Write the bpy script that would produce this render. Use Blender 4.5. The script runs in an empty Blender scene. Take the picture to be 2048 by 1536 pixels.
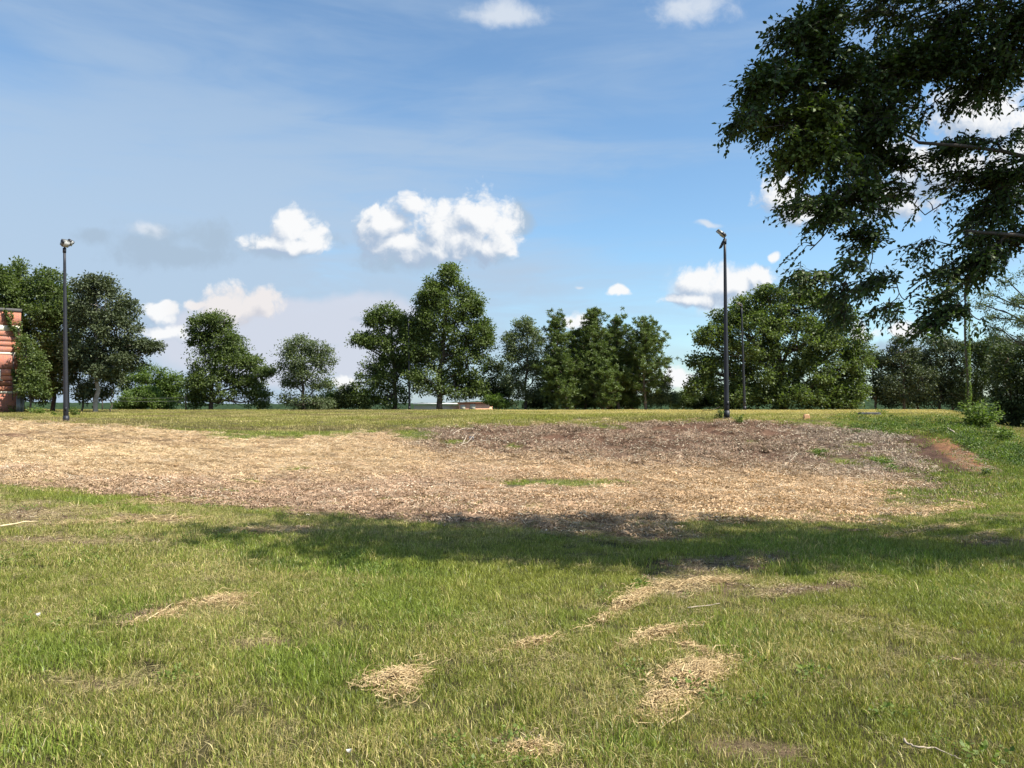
import bpy, math, random
import numpy as np
from math import radians, sin, cos, pi, sqrt
from mathutils import Vector, Matrix

SC = bpy.context.scene
COL = SC.collection
RNG = np.random.default_rng(7)
random.seed(7)

# ------------------------------------------------------------------ camera
F = 1541.0                      # focal length in pixels of the 2048 px wide photograph
HOR = 812.0                     # row of the true horizon
PITCH = math.atan((HOR - 768.0) / F)
EYE = 1.6
cam_d = bpy.data.cameras.new('camera')
cam_d.sensor_width = 36.0
cam_d.lens = 36.0 * F / 2048.0
cam_d.clip_start = 0.05
cam_d.clip_end = 9000.0
cam = bpy.data.objects.new('camera', cam_d)
COL.objects.link(cam)
cam.location = (0, 0, EYE)
cam.rotation_euler = (radians(90) + PITCH, 0, 0)
SC.camera = cam

# ------------------------------------------------------------------ light and exposure
SUN_EL = radians(51)
SUN_DIR = Vector((cos(SUN_EL) * 0.915, cos(SUN_EL) * -0.403, sin(SUN_EL))).normalized()   # towards the sun
sun_d = bpy.data.lights.new('sun', 'SUN')
sun_d.energy = 4.6
sun_d.angle = radians(0.53)
sun_d.color = (1.0, 0.955, 0.88)
sun = bpy.data.objects.new('sun', sun_d)
COL.objects.link(sun)
sun.rotation_euler = SUN_DIR.to_track_quat('Z', 'Y').to_euler()
sun.location = (30, -15, 40)

SC.view_settings.view_transform = 'Standard'
SC.view_settings.look = 'None'
EXPOSURE = 1.0
SC.view_settings.exposure = EXPOSURE
SC.view_settings.gamma = 1.0
SC.view_settings.use_curve_mapping = False
SC.render.engine = 'CYCLES'
SC.cycles.max_bounces = 6
SC.cycles.transparent_max_bounces = 6
SC.cycles.use_denoising = True


class NT:
    """tiny node-tree helper"""
    def __init__(s, nt):
        s.nt = nt; s.n = nt.nodes; s.l = nt.links
    def new(s, t, **kw):
        n = s.n.new(t)
        for k, v in kw.items():
            setattr(n, k, v)
        return n
    def put(s, sock, v):
        if isinstance(v, bpy.types.NodeSocket):
            s.l.new(v, sock)
        elif v is not None:
            sock.default_value = v
    def math(s, op, a, b=None, c=None, clamp=False):
        n = s.new('ShaderNodeMath', operation=op); n.use_clamp = clamp
        s.put(n.inputs[0], a); s.put(n.inputs[1], b)
        if c is not None: s.put(n.inputs[2], c)
        return n.outputs[0]
    def vec(s, op, a, b=None, c=None):
        n = s.new('ShaderNodeVectorMath', operation=op)
        s.put(n.inputs[0], a); s.put(n.inputs[1], b)
        if c is not None: s.put(n.inputs[2], c)
        return n.outputs['Value'] if op in ('LENGTH', 'DOT_PRODUCT', 'DISTANCE') else n.outputs['Vector']
    def scale(s, a, k):
        n = s.new('ShaderNodeVectorMath', operation='SCALE')
        s.put(n.inputs[0], a); s.put(n.inputs[3], k)
        return n.outputs['Vector']
    def noise(s, v, scale, detail=4.0, rough=0.5, dist=0.0, col=False, dim='3D'):
        n = s.new('ShaderNodeTexNoise'); n.noise_dimensions = dim; s.put(n.inputs['Vector'], v)
        n.inputs['Scale'].default_value = scale; n.inputs['Detail'].default_value = detail
        n.inputs['Roughness'].default_value = rough; n.inputs['Distortion'].default_value = dist
        return n.outputs['Color'] if col else n.outputs['Fac']
    def mix(s, f, a, b):
        n = s.new('ShaderNodeMix', data_type='RGBA')
        s.put(n.inputs['Factor'], f); s.put(n.inputs['A'], a); s.put(n.inputs['B'], b)
        return n.outputs['Result']
    def ramp(s, v, lo, hi, a=0.0, b=1.0, smooth=True):
        n = s.new('ShaderNodeMapRange'); n.clamp = True
        n.interpolation_type = 'SMOOTHSTEP' if smooth else 'LINEAR'
        s.put(n.inputs['Value'], v)
        n.inputs['From Min'].default_value = lo; n.inputs['From Max'].default_value = hi
        n.inputs['To Min'].default_value = a; n.inputs['To Max'].default_value = b
        return n.outputs['Result']


def rgb(r, g, b): return (r, g, b, 1.0)


# ------------------------------------------------------------------ sky
def make_world():
    w = bpy.data.worlds.new('World'); SC.world = w; w.use_nodes = True
    w.cycles.sampling_method = 'MANUAL'; w.cycles.sample_map_resolution = 256
    w.node_tree.nodes.clear()
    N = NT(w.node_tree)
    out = N.new('ShaderNodeOutputWorld'); bg = N.new('ShaderNodeBackground')
    bg.inputs['Strength'].default_value = SKY_STRENGTH
    sky = N.new('ShaderNodeTexSky'); sky.sky_type = 'NISHITA'; sky.sun_disc = False
    sky.sun_elevation = SUN_EL
    sky.sun_rotation = math.atan2(SUN_DIR.x, SUN_DIR.y)
    sky.altitude = 100; sky.air_density = 1.0; sky.dust_density = 0.8; sky.ozone_density = 2.2
    geo = N.new('ShaderNodeNewGeometry')
    d = N.scale(geo.outputs['Incoming'], -1.0)
    tc = N.new('ShaderNodeTexCoord'); d = tc.outputs['Generated']
    sep = N.new('ShaderNodeSeparateXYZ'); N.l.new(d, sep.inputs[0])
    dx, dy, dz = sep.outputs
    ys = N.math('MAXIMUM', dy, 0.05)
    u = N.math('DIVIDE', dx, ys); v = N.math('DIVIDE', dz, ys)
    cmb = N.new('ShaderNodeCombineXYZ'); N.l.new(u, cmb.inputs[0]); N.l.new(v, cmb.inputs[1])
    P0 = cmb.outputs[0]
    front = N.ramp(dy, 0.15, 0.35)

    def P(px, py): return ((px - 1024) / F, (HOR - py) / F)

    # warped coordinates
    wn = N.noise(P0, 14.0, 3.0, 0.55, col=True, dim='2D')
    warp = N.vec('MULTIPLY', N.vec('SUBTRACT', wn, (0.5, 0.5, 0.5)), (0.030, 0.024, 0.0))
    P1 = N.vec('ADD', P0, warp)

    def field(p, blobs, k=0.25):
        cur = None
        for (px, py, rx, ry) in blobs:
            cx, cy = P(px, py); sx, sy = F / rx, F / ry
            q = N.vec('MULTIPLY_ADD', p, (sx, sy, 0.0), (-cx * sx, -cy * sy, 0.0))
            l = N.vec('LENGTH', q)
            if cur is None: cur = l
            else: cur = N.math('SMOOTH_MIN', cur, l, k)
        return N.math('SUBTRACT', 1.0, cur)

    white = [(765, 448, 62, 52), (832, 408, 40, 44), (878, 455, 92, 66), (958, 432, 70, 66), (1000, 455, 50, 52), (920, 486, 95, 46), (805, 494, 80, 38), (975, 492, 60, 28), (860, 505, 70, 24), (750, 420, 24, 18),
             (578, 452, 50, 48), (622, 474, 48, 36), (540, 482, 70, 30), (590, 490, 80, 22),
             (1572, 398, 62, 62), (1600, 425, 75, 32),
             (1400, 558, 55, 38), (1455, 566, 80, 42), (1520, 548, 50, 34), (1385, 598, 75, 19), (1556, 508, 13, 15),
             (1242, 578, 25, 10),
             (1975, 230, 130, 85), (1880, 330, 150, 75), (1790, 400, 110, 50), (2080, 330, 140, 110),
             (480, 612, 88, 46), (520, 600, 46, 32), (440, 628, 70, 34), (395, 612, 36, 13), (316, 622, 44, 28), (330, 668, 75, 22),
             (1160, 648, 50, 26), (1718, 665, 20, 32), (1812, 664, 70, 22),
             (690, 770, 40, 22), (1350, 760, 45, 26)]
    soft = [(1010, 14, 92, 34), (1375, 0, 95, 48), (300, 458, 44, 18), (1165, 572, 14, 5), (1420, 447, 30, 8), (1440, 575, 120, 50)]
    grey = [(290, 486, 80, 44), (425, 474, 60, 42), (188, 473, 60, 18), (350, 512, 130, 28), (560, 490, 110, 26), (800, 512, 85, 34), (560, 497, 110, 14),
            (1030, 440, 26, 40), (1800, 700, 90, 18), (900, 500, 160, 24), (750, 642, 40, 12)]

    def billow(p):
        vo = N.new('ShaderNodeTexVoronoi'); vo.feature = 'F1'; vo.voronoi_dimensions = '2D'
        N.put(vo.inputs['Vector'], p); vo.inputs['Scale'].default_value = 26.0
        vo.inputs['Detail'].default_value = 3.0; vo.inputs['Roughness'].default_value = 0.55
        vo.inputs['Lacunarity'].default_value = 2.3
        b = N.math('SUBTRACT', 0.55, vo.outputs['Distance'])
        n = N.math('SUBTRACT', N.noise(p, 30.0, 5.0, 0.6, dim='2D'), 0.5)
        return N.math('ADD', N.math('MULTIPLY', b, 0.55), N.math('MULTIPLY', n, 0.9))

    fw = field(P1, white)
    h0 = N.math('ADD', fw, billow(P1))
    L = (0.011, 0.013, 0.0)
    P1b = N.vec('ADD', P1, L)
    hb = N.math('ADD', field(P1b, white), billow(P1b))
    L2 = (0.020, 0.034, 0.0)
    big = N.math('SUBTRACT', fw, field(N.vec('ADD', P1, L2), white))
    a_w = N.ramp(h0, -0.22, 0.38)
    slope = N.math('SUBTRACT', h0, hb)
    lit = N.math('ADD', N.math('MULTIPLY_ADD', slope, 0.55, 0.66), N.math('MULTIPLY', big, 0.32), clamp=True)
    lit = N.ramp(lit, 0.33, 1.02)
    shade_c = rgb(0.42, 0.53, 0.69); lit_c = rgb(0.96, 0.97, 0.98)
    c_w = N.mix(lit, shade_c, lit_c)
    # the tall far cloud to the left is warmer and dimmer
    warm = field(P0, [(500, 620, 190, 75)])
    c_w = N.mix(N.math('MULTIPLY', N.ramp(warm, 0.0, 0.5), 0.55), c_w, rgb(0.80, 0.73, 0.72))

    fs = N.math('ADD', field(P1, soft), N.math('MULTIPLY', N.math('SUBTRACT', N.noise(P1, 18.0, 5.0, 0.6, dim='2D'), 0.5), 1.6))
    a_s = N.ramp(fs, -0.2, 0.8, 0.0, 0.85)
    fg = N.math('ADD', field(P1, grey), N.math('MULTIPLY', N.math('SUBTRACT', N.noise(P1, 24.0, 5.0, 0.62, dim='2D'), 0.5), 1.7))
    a_g = N.ramp(fg, -0.25, 0.65, 0.0, 0.85)

    # thin high veil with streaks
    mp = N.new('ShaderNodeMapping'); N.l.new(d, mp.inputs['Vector'])
    mp.inputs['Rotation'].default_value = (0.12, 0.16, 0.3)
    mp.inputs['Scale'].default_value = (1.0, 1.2, 5.2)
    s1 = N.noise(mp.outputs[0], 1.7, 5.0, 0.56, 0.6)
    s2 = N.noise(mp.outputs[0], 5.5, 4.0, 0.6, 0.9)
    st = N.math('ADD', N.math('MULTIPLY', s1, 1.05), N.math('MULTIPLY_ADD', s2, 0.45, -0.25))
    low = N.ramp(dz, 0.10, 0.52, 1.0, 0.45)
    leftw = N.math('MULTIPLY', N.ramp(dx, -0.60, 0.35, 0.66, -0.03), N.ramp(dz, 0.14, 0.46, 1.0, 0.16))
    st = N.math('ADD', st, leftw)
    veil = N.math('MULTIPLY', N.ramp(st, 0.42, 0.95), low)
    veil = N.math('MULTIPLY', veil, 0.92)
    # flat anvil layer that spreads from the far cloud
    an = N.math('ADD', field(P1, [(620, 650, 250, 56), (735, 650, 150, 68), (470, 680, 210, 70), (560, 720, 260, 60)]),
                N.math('MULTIPLY', N.math('SUBTRACT', N.noise(P1, 9.0, 4.0, 0.55, dim='2D'), 0.5), 0.7))
    a_an = N.ramp(an, -0.05, 0.32, 0.0, 0.70)

    # cumulus in the rest of the sky, away from the view
    outer = N.math('MAXIMUM', N.math('MAXIMUM', N.ramp(N.math('ABSOLUTE', u), 0.78, 0.95), N.ramp(v, 0.62, 0.8)), N.math('SUBTRACT', 1.0, front))
    mo = N.new('ShaderNodeMapping'); N.l.new(d, mo.inputs['Vector']); mo.inputs['Scale'].default_value = (1, 1, 2.0)
    on = N.noise(mo.outputs[0], 3.0, 5.0, 0.55)
    a_o = N.math('MULTIPLY', N.ramp(on, 0.56, 0.66), outer)
    a_o = N.math('MULTIPLY', a_o, N.ramp(dz, 0.0, 0.08))
    c_o = N.mix(N.ramp(on, 0.58, 0.75), rgb(0.9, 0.92, 0.95), rgb(0.6, 0.66, 0.74))

    K = 1.0 / SKY_STRENGTH / 2 ** EXPOSURE
    skyc = N.vec('MULTIPLY', sky.outputs[0], SKY_TINT)
    def over(base, a, c): return N.mix(a, base, N.scale(c, K))
    def cc(r, g, b):
        n = N.new('ShaderNodeRGB'); n.outputs[0].default_value = rgb(r, g, b); return n.outputs[0]
    r = over(skyc, veil, cc(0.475, 0.600, 0.755))
    r = over(r, a_o, c_o)
    fr = lambda a: N.math('MULTIPLY', a, front)
    r = over(r, fr(a_an), cc(0.72, 0.73, 0.82))
    r = over(r, fr(a_s), cc(0.74, 0.80, 0.88))
    r = over(r, fr(a_g), cc(0.41, 0.53, 0.67))
    r = over(r, fr(a_w), c_w)
    N.l.new(r, bg.inputs['Color']); N.l.new(bg.outputs[0], out.inputs['Surface'])


SKY_STRENGTH = 0.1
SKY_TINT = (0.79, 0.93, 0.96)
make_world()


# ------------------------------------------------------------------ numeric helpers
def _hash(ix, iy, seed):
    n = (ix.astype(np.int64) * 374761393 + iy.astype(np.int64) * 668265263 + seed * 1442695041) & 0x7fffffff
    n = ((n ^ (n >> 13)) * 1274126177) & 0x7fffffff
    n = (n ^ (n >> 16)) & 0xffff
    return n / 65535.0


def vnoise(x, y, seed=0):
    x = np.asarray(x, float); y = np.asarray(y, float)
    ix = np.floor(x); iy = np.floor(y); fx = x - ix; fy = y - iy
    fx = fx * fx * (3 - 2 * fx); fy = fy * fy * (3 - 2 * fy)
    a = _hash(ix, iy, seed); b = _hash(ix + 1, iy, seed); c = _hash(ix, iy + 1, seed); d = _hash(ix + 1, iy + 1, seed)
    return (a * (1 - fx) + b * fx) * (1 - fy) + (c * (1 - fx) + d * fx) * fy


def fbm(x, y, seed=0, octv=4, rough=0.5):
    s = 0; a = 1.0; t = 0
    for o in range(octv):
        s = s + a * vnoise(x * 2 ** o + 17.3 * o, y * 2 ** o - 9.1 * o, seed + o); t += a; a *= rough
    return s / t


def sstep(x, a, b):
    t = np.clip((np.asarray(x, float) - a) / (b - a), 0, 1)
    return t * t * (3 - 2 * t)


# ------------------------------------------------------------------ terrain heights
COLS = {
    0:    [(0, 0), (6, 0.02), (10, .1), (14, .21), (20, .30), (28, .55), (36, .76), (45, .93), (60, 1.10), (72, 1.19), (82, 1.15), (100, -.6), (140, -3.5)],
    500:  [(0, 0), (6, 0), (10, 0), (13, -.07), (20, -.19), (28, 0.0), (36, .36), (45, .72), (55, .98), (70, 1.18), (80, 1.15), (98, -.8), (140, -3.5)],
    1000: [(0, 0), (6, 0), (12, -.18), (18, -.30), (24, -.33), (30, -.20), (35, .38), (37.2, .62), (38.4, .88), (45, 1.04), (70, 1.19), (80, 1.15), (98, -.8), (140, -3.5)],
    1450: [(0, 0), (6, 0), (12, -.20), (18, -.35), (26, -.38), (31, .22), (34.6, .66), (35.8, 1.0), (38, 1.03), (50, 1.08), (70, 1.19), (80, 1.15), (98, -.8), (140, -3.5)],
    1800: [(0, 0), (6, 0), (12, -.20), (17, -.38), (22, -.37), (27, .0), (31, .48), (32.8, .72), (33.9, 1.0), (38, 1.05), (70, 1.19), (80, 1.15), (98, -.4), (140, -3)],
    1925: [(0, 0), (6, 0), (12, -.20), (16, -.34), (20, -.39), (25, -.1), (30, .70), (33, 1.03), (38, 1.10), (70, 1.19), (80, 1.12), (98, -.3), (140, -3)],
    1990: [(0, 0), (6, 0), (12, -.20), (16, -.33), (20, -.38), (25, -.2), (29, .38), (32, .62), (36, .5), (45, .1), (60, -.1), (80, -.2), (140, -3)],
    2060: [(0, 0), (6, 0), (12, -.20), (16, -.30), (20, -.36), (25, -.35), (30, -.22), (36, -.15), (60, -.12), (80, -.3), (140, -3)],
}
TG = np.arange(-1.2, 1.2001, 0.01)
YG = np.arange(0, 160.01, 0.5)


def _build_table():
    ks = sorted(COLS)
    tk = [(k - 1024) / F for k in ks]
    prof = np.array([np.interp(YG, [p[0] for p in COLS[k]], [p[1] for p in COLS[k]]) for k in ks])
    tab = np.empty((len(TG), len(YG)))
    for j in range(len(YG)):
        tab[:, j] = np.interp(TG, tk, prof[:, j])
    def box(a, axis, r):
        pad = [(0, 0), (0, 0)]; pad[axis] = (r, r)
        b = np.pad(a, pad, mode='edge'); c = np.cumsum(b, axis=axis)
        z = np.zeros_like(np.take(c, [0], axis=axis)); c = np.concatenate([z, c], axis=axis)
        n = 2 * r + 1
        hi = np.take(c, range(n, c.shape[axis]), axis=axis); lo = np.take(c, range(0, c.shape[axis] - n), axis=axis)
        return (hi - lo) / n
    for _ in range(2):
        tab = box(tab, 1, 2)
        tab = box(tab, 0, 2)
    return tab


TAB = _build_table()


def zbase(X, Y):
    X = np.asarray(X, float); Y = np.asarray(Y, float)
    t = np.clip(X / np.maximum(Y, 10.0), TG[0], TG[-1] - 1e-6)
    y = np.clip(Y, 0, YG[-1] - 1e-6)
    fi = (t - TG[0]) / 0.01; fj = y / 0.5
    i = fi.astype(int); j = fj.astype(int); a = fi - i; b = fj - j
    z = (TAB[i, j] * (1 - a) * (1 - b) + TAB[np.minimum(i + 1, len(TG) - 1), j] * a * (1 - b)
         + TAB[i, np.minimum(j + 1, len(YG) - 1)] * (1 - a) * b + TAB[np.minimum(i + 1, len(TG) - 1), np.minimum(j + 1, len(YG) - 1)] * a * b)
    far = np.clip(Y - 160, 0, None)
    return z - 1.5 * (1 - np.exp(-far / 200.0))


def project(X, Y, Z):
    """world -> photograph pixels (used only to lay the real ground cover out where it lies)"""
    X = np.asarray(X, float); Y = np.maximum(np.asarray(Y, float), 0.3); Z = np.asarray(Z, float) - EYE
    d = Y * cos(PITCH) + Z * sin(PITCH); up = Z * cos(PITCH) - Y * sin(PITCH)
    d = np.maximum(d, 0.2)
    return 1024 + F * X / d, 768 - F * up / d


def ray(px, py):
    dx = (px - 1024) / F; dy = (768 - py) / F
    return Vector((dx, cos(PITCH) - dy * sin(PITCH), sin(PITCH) + dy * cos(PITCH)))


def at(px, py, Y):
    r = ray(px, py); return Vector((0, 0, EYE)) + r * (Y / r.y)


def ground_hit(px, py, y0=2.0, y1=90.0):
    r = ray(px, py)
    Ys = np.linspace(y0, y1, 3000)
    z = EYE + r.z / r.y * Ys
    g = zbase(r.x / r.y * Ys, Ys)
    k = np.nonzero(z <= g)[0]
    Y = Ys[k[0]] if len(k) else y1
    return Vector((r.x / r.y * Y, Y, float(zground(np.array([r.x / r.y * Y]), np.array([Y]))[0])))


# ------------------------------------------------------------------ what lies where on the ground
def ell(px, py, cx, cy, rx, ry, ang=0.0, soft=0.45):
    a = radians(ang); dx = px - cx; dy = py - cy
    x = (dx * cos(a) + dy * sin(a)) / rx; y = (-dx * sin(a) + dy * cos(a)) / ry
    return 1 - sstep(np.sqrt(x * x + y * y), 1 - soft, 1 + soft)


UP = ([-400, 0, 150, 300, 450, 560, 640, 750, 800, 900, 1050, 1200, 1300, 1450, 1550, 1700, 1780, 1860, 1900, 1990, 2300],
      [838, 840, 846, 857, 868, 878, 874, 866, 856, 850, 852, 846, 843, 841, 846, 856, 866, 880, 905, 960, 1030])
LO = ([-400, 0, 200, 330, 500, 650, 830, 1000, 1250, 1500, 1700, 1850, 1950, 2300],
      [958, 966, 986, 1001, 1017, 1031, 1047, 1060, 1064, 1054, 1050, 1036, 1010, 1000])
BK = ([-400, 700, 780, 900, 1100, 1300, 1550, 1750, 1900, 2300], [0, 0, 880, 900, 912, 925, 936, 955, 980, 1000])


def regions(X, Y, Z):
    px, py = project(X, Y, Z)
    behind = np.asarray(Y) < 1.2
    n1 = fbm(X * 0.55, Y * 0.55, 11) - 0.5
    n2 = fbm(X * 2.2, Y * 2.2, 23) - 0.5
    n3 = fbm(X * 6.0, Y * 6.0, 31, 3) - 0.5
    sc = np.clip((py - HOR) / 150.0, 0.36, 1.6) * (1 - .65 * (py < HOR + 20))
    pyj = py + (n1 * 26 + n2 * 22 + n3 * 10) * sc
    pxj = px + (n1 * 60 + n2 * 50) * sc
    up = np.interp(pxj, *UP); lo = np.interp(pxj, *LO)
    soft = 5 + 10 * sc
    lit = sstep(pyj, up - soft * 0.6, up + soft * 0.6) * (1 - sstep(pyj, lo - soft * 0.5, lo + soft * 0.5))
    lit = lit * (1 - sstep(pxj, 1790 + (pyj - 900) * 0.4, 1940 + (pyj - 900) * 0.4))
    bank = lit * (1 - sstep(pyj, np.interp(pxj, *BK) - 26 + 40 * n2, np.interp(pxj, *BK) + 26 + 40 * n2)) * sstep(pxj, 760, 860)
    green = np.zeros_like(px)
    for e in [(1110, 967, 130, 8, 1), (1770, 926, 34, 9, 25), (1640, 906, 20, 7, 0), (830, 868, 45, 12, 5), (880, 852, 70, 6, 0), (620, 866, 70, 6, 0), (470, 874, 60, 5, 3),
              (1500, 884, 14, 4, 0), (1850, 1000, 90, 22, 0), (1900, 965, 80, 14, 5), (500, 963, 22, 4, 0), (455, 983, 25, 4, 0), (1720, 890, 20, 4, 0), (905, 885, 30, 5, 0), (1200, 853, 50, 5, 0),
              (1700, 925, 30, 6, 10), (1690, 900, 15, 4, 10), (320, 1001, 20, 3, 0), (600, 938, 20, 3, 0), (1030, 893, 14, 4, 0)]:
        green = np.maximum(green, ell(pxj * .35 + px * .65, pyj * .35 + py * .65, *e))
    soil = np.zeros_like(px)
    for e in [(1390, 862, 115, 13, 0), (1150, 874, 75, 11, 0), (1560, 862, 38, 14, 0), (960, 866, 35, 7, 0), (790, 872, 30, 6, 5), (1700, 903, 34, 6, 10), (1250, 858, 50, 7, 0),
              (1740, 945, 40, 8, 10), (20, 872, 40, 8, 0)]:
        soil = np.maximum(soil, 0.8 * ell(pxj * .5 + px * .5, pyj * .5 + py * .5, *e))
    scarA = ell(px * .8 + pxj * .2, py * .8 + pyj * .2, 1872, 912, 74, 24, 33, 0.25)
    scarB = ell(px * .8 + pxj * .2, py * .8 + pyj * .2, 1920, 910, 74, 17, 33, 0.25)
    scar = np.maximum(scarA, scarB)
    # bare or dry spots in the near lawn
    bare = np.zeros_like(px)
    for e in [(50, 1030, 130, 26, 0), (20, 1036, 80, 14, 0), (300, 1040, 90, 9, 0), (330, 1022, 22, 7, 0), (1440, 1128, 150, 20, -3), (1390, 1172, 90, 26, 0), (1990, 1082, 70, 10, 0), (320, 1232, 70, 14, -10),
              (1070, 1490, 100, 16, -4), (1960, 1325, 70, 9, 5), (1200, 1066, 250, 10, 2), (140, 1085, 180, 9, 0), (560, 1062, 110, 6, 0), (540, 1290, 60, 10, 0),
              (1600, 1180, 120, 10, -5), (1500, 1500, 120, 18, 5), (200, 1375, 90, 12, 0), (1870, 985, 130, 24, 0), (1780, 1015, 120, 12, 0), (1960, 930, 60, 20, 30), (980, 1000, 50, 5, 0), (2000, 1035, 80, 5, 0)]:
        bare = np.maximum(bare, ell(pxj * .45 + px * .55, pyj * .45 + py * .55, *e))
    vivid = np.zeros_like(px)
    for e in [(640, 1330, 130, 60, 0), (900, 1210, 190, 60, 0), (1950, 1180, 130, 50, 0), (1490, 1290, 120, 40, 0), (100, 1310, 120, 40, 0), (740, 1130, 300, 40, 5), (1700, 1110, 400, 40, 0),
              (1250, 1500, 90, 40, 0), (300, 1230, 120, 30, 0), (1980, 1030, 120, 30, 0), (200, 1000, 140, 14, 5), (60, 1500, 110, 30, 0)]:
        vivid = np.maximum(vivid, ell(pxj, pyj, *e, 0.7))
    for m in (lit, bank, green, soil, scar, bare, vivid):
        m[behind] *= 0
    lit = lit * (1 - green) * (1 - scar)
    return dict(px=px, py=py, lit=lit, bank=bank, green=green, soil=soil, scarA=scarA, scarB=scarB, scar=scar, bare=bare, vivid=vivid, n1=n1, n2=n2, n3=n3)


def litter_colour(R):
    px, py = R['px'], R['py']
    yel = np.array([.60, .44, .25]); tan = np.array([.55, .375, .215]); pink = np.array([.43, .285, .185]); grey = np.array([.33, .225, .150])
    n = R['n1'] * 1.6 + R['n2'] * 1.3
    wy = (1 - sstep(px + n * 200, 450, 1150)) * (1 - sstep(py + n * 70, 905, 985)) * (0.75 + n)
    # paler rows of raked straw
    rows = 0.5 + 0.5 * np.sin((py - px * 0.062) * 0.62 + R['n1'] * 7)
    wy = wy * (0.45 + 0.65 * rows + .3 * sstep(py, 880, 910))
    wp = (1 - sstep(px + n * 200, 800, 1500)) * sstep(py + n * 70, 915, 985)
    wp = np.maximum(wp, 0.8 * (1 - sstep(px, 300, 700)) * sstep(py + n * 30, 940, 960))
    wg = R['bank']
    c = tan[None] * np.ones((len(px), 1))
    for w, col in ((wp * .95, pink), (wy, yel), (wg, grey)):
        w = np.clip(w, 0, 1)[:, None]
        c = c * (1 - w) + col * w
    v = 1 + 0.55 * R['n2'] + 0.5 * R['n3'] + 0.25 * R['n1']
    gy = np.clip(R['bank'] * (sstep(px, 1450, 1750) * .7 + .9 * R['n2'] + sstep(940 - px, 0, 120) * .5), 0, 1)[:, None]
    c = c * (1 - gy) + np.array([.33, .265, .20]) * gy
    rd = np.clip(R['bank'] * (1 - sstep(px, 1500, 1700) * .6) * (0.45 + 2.5 * R['n1']), 0, 1)[:, None]
    c = c * (1 - rd) + np.array([.185, .105, .066]) * rd
    return c * v[:, None]


def ground_colour(R):
    c = np.ones((len(R['px']), 3)) * np.array([.062, .054, .022])
    v = (1 + 0.8 * R['n2'] + 0.5 * R['n3'])[:, None]
    pl = (1 - sstep(R['py'], 838, 856))[:, None]
    c = c * (1 - pl) + np.array([.12, .105, .04]) * pl
    far = sstep(-R['py'], -834, -824)[:, None] * sstep(R['px'] + R['n1'] * 500, 900, 1250)[:, None]
    c = c * (1 - far) + np.array([.42, .34, .17]) * far
    def mixin(c, m, col):
        m = np.clip(m, 0, 1)[:, None]; return c * (1 - m) + np.asarray(col) * m
    c = mixin(c, R['bare'] * .95, [.135, .092, .056])
    lc = litter_colour(R) * 0.42
    m = R['lit'][:, None]; c = c * (1 - m) + lc * m
    c = mixin(c, R['bank'] * .6, [.11, .068, .043])
    c = mixin(c, R['soil'] * R['lit'] * 1.0, [.12, .066, .041])
    c = mixin(c, R['green'] * .8, [.09, .10, .035])
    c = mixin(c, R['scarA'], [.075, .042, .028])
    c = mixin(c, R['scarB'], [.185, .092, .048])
    return np.clip(c * v, 0.01, 0.9)


def zground(X, Y):
    X = np.asarray(X, float); Y = np.asarray(Y, float)
    z = zbase(X, Y)
    near = sstep(Y, 1.0, 3.0) * (1 - sstep(Y, 120, 200))
    z = z + near * (0.05 * (fbm(X * 0.6, Y * 0.6, 5) - 0.5) + 0.035 * (fbm(X * 2.0, Y * 2.0, 6) - 0.5))
    bankish = sstep(Y, 23, 27) * (1 - sstep(Y, 36, 40)) * sstep(X / np.maximum(Y, 10), -0.2, 0.0)
    z = z + bankish * 0.34 * (fbm(X * 1.1, Y * 1.1, 9, 4, 0.6) - 0.5)
    rows = sstep(Y, 24, 30) * (1 - sstep(Y, 44, 50)) * (1 - sstep(X / np.maximum(Y, 10), -0.45, -0.2))
    z = z + rows * 0.09 * np.sin((Y + 0.10 * X) * 3.1 + 3 * fbm(X * .2, Y * .2, 3))
    # hollow of the left bare spot
    return z


# ------------------------------------------------------------------ mesh helpers
def mesh_np(name, verts, faces, mats=None, smooth=False, attrs=None, cols=None):
    """faces: (n,3) or (n,4) int array, or list of those"""
    me = bpy.data.meshes.new(name)
    verts = np.asarray(verts, np.float32)
    if not isinstance(faces, list): faces = [faces]
    faces = [np.asarray(f, np.int32) for f in faces if len(f)]
    loops = np.concatenate([f.ravel() for f in faces]); tot = np.concatenate([np.full(len(f), f.shape[1], np.int32) for f in faces])
    start = np.concatenate([[0], np.cumsum(tot)[:-1]]).astype(np.int32)
    me.vertices.add(len(verts)); me.vertices.foreach_set('co', verts.ravel())
    me.loops.add(len(loops)); me.loops.foreach_set('vertex_index', loops)
    me.polygons.add(len(tot)); me.polygons.foreach_set('loop_start', start); me.polygons.foreach_set('loop_total', tot)
    if smooth: me.polygons.foreach_set('use_smooth', np.ones(len(tot), bool))
    me.update(calc_edges=True)
    if attrs:
        for k, v in attrs.items():
            a = me.attributes.new(k, 'FLOAT', 'POINT'); a.data.foreach_set('value', np.asarray(v, np.float32))
    if cols:
        for k, v in cols.items():
            a = me.attributes.new(k, 'FLOAT_COLOR', 'POINT')
            q = np.ones((len(verts), 4), np.float32); q[:, :3] = v
            a.data.foreach_set('color', q.ravel())
    for m in (mats or []): me.materials.append(m)
    return me


def link(name, me, parent=None, loc=None, props=None):
    o = bpy.data.objects.new(name, me); COL.objects.link(o)
    if loc is not None: o.location = loc
    if parent is not None: o.parent = parent
    for k, v in (props or {}).items(): o[k] = v
    return o


def thing(name, label, cat, loc=(0, 0, 0), group=None):
    o = bpy.data.objects.new(name, None); COL.objects.link(o); o.location = loc
    o.empty_display_size = 0.3
    o['label'] = label; o['category'] = cat
    if group: o['group'] = group
    return o


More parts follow.
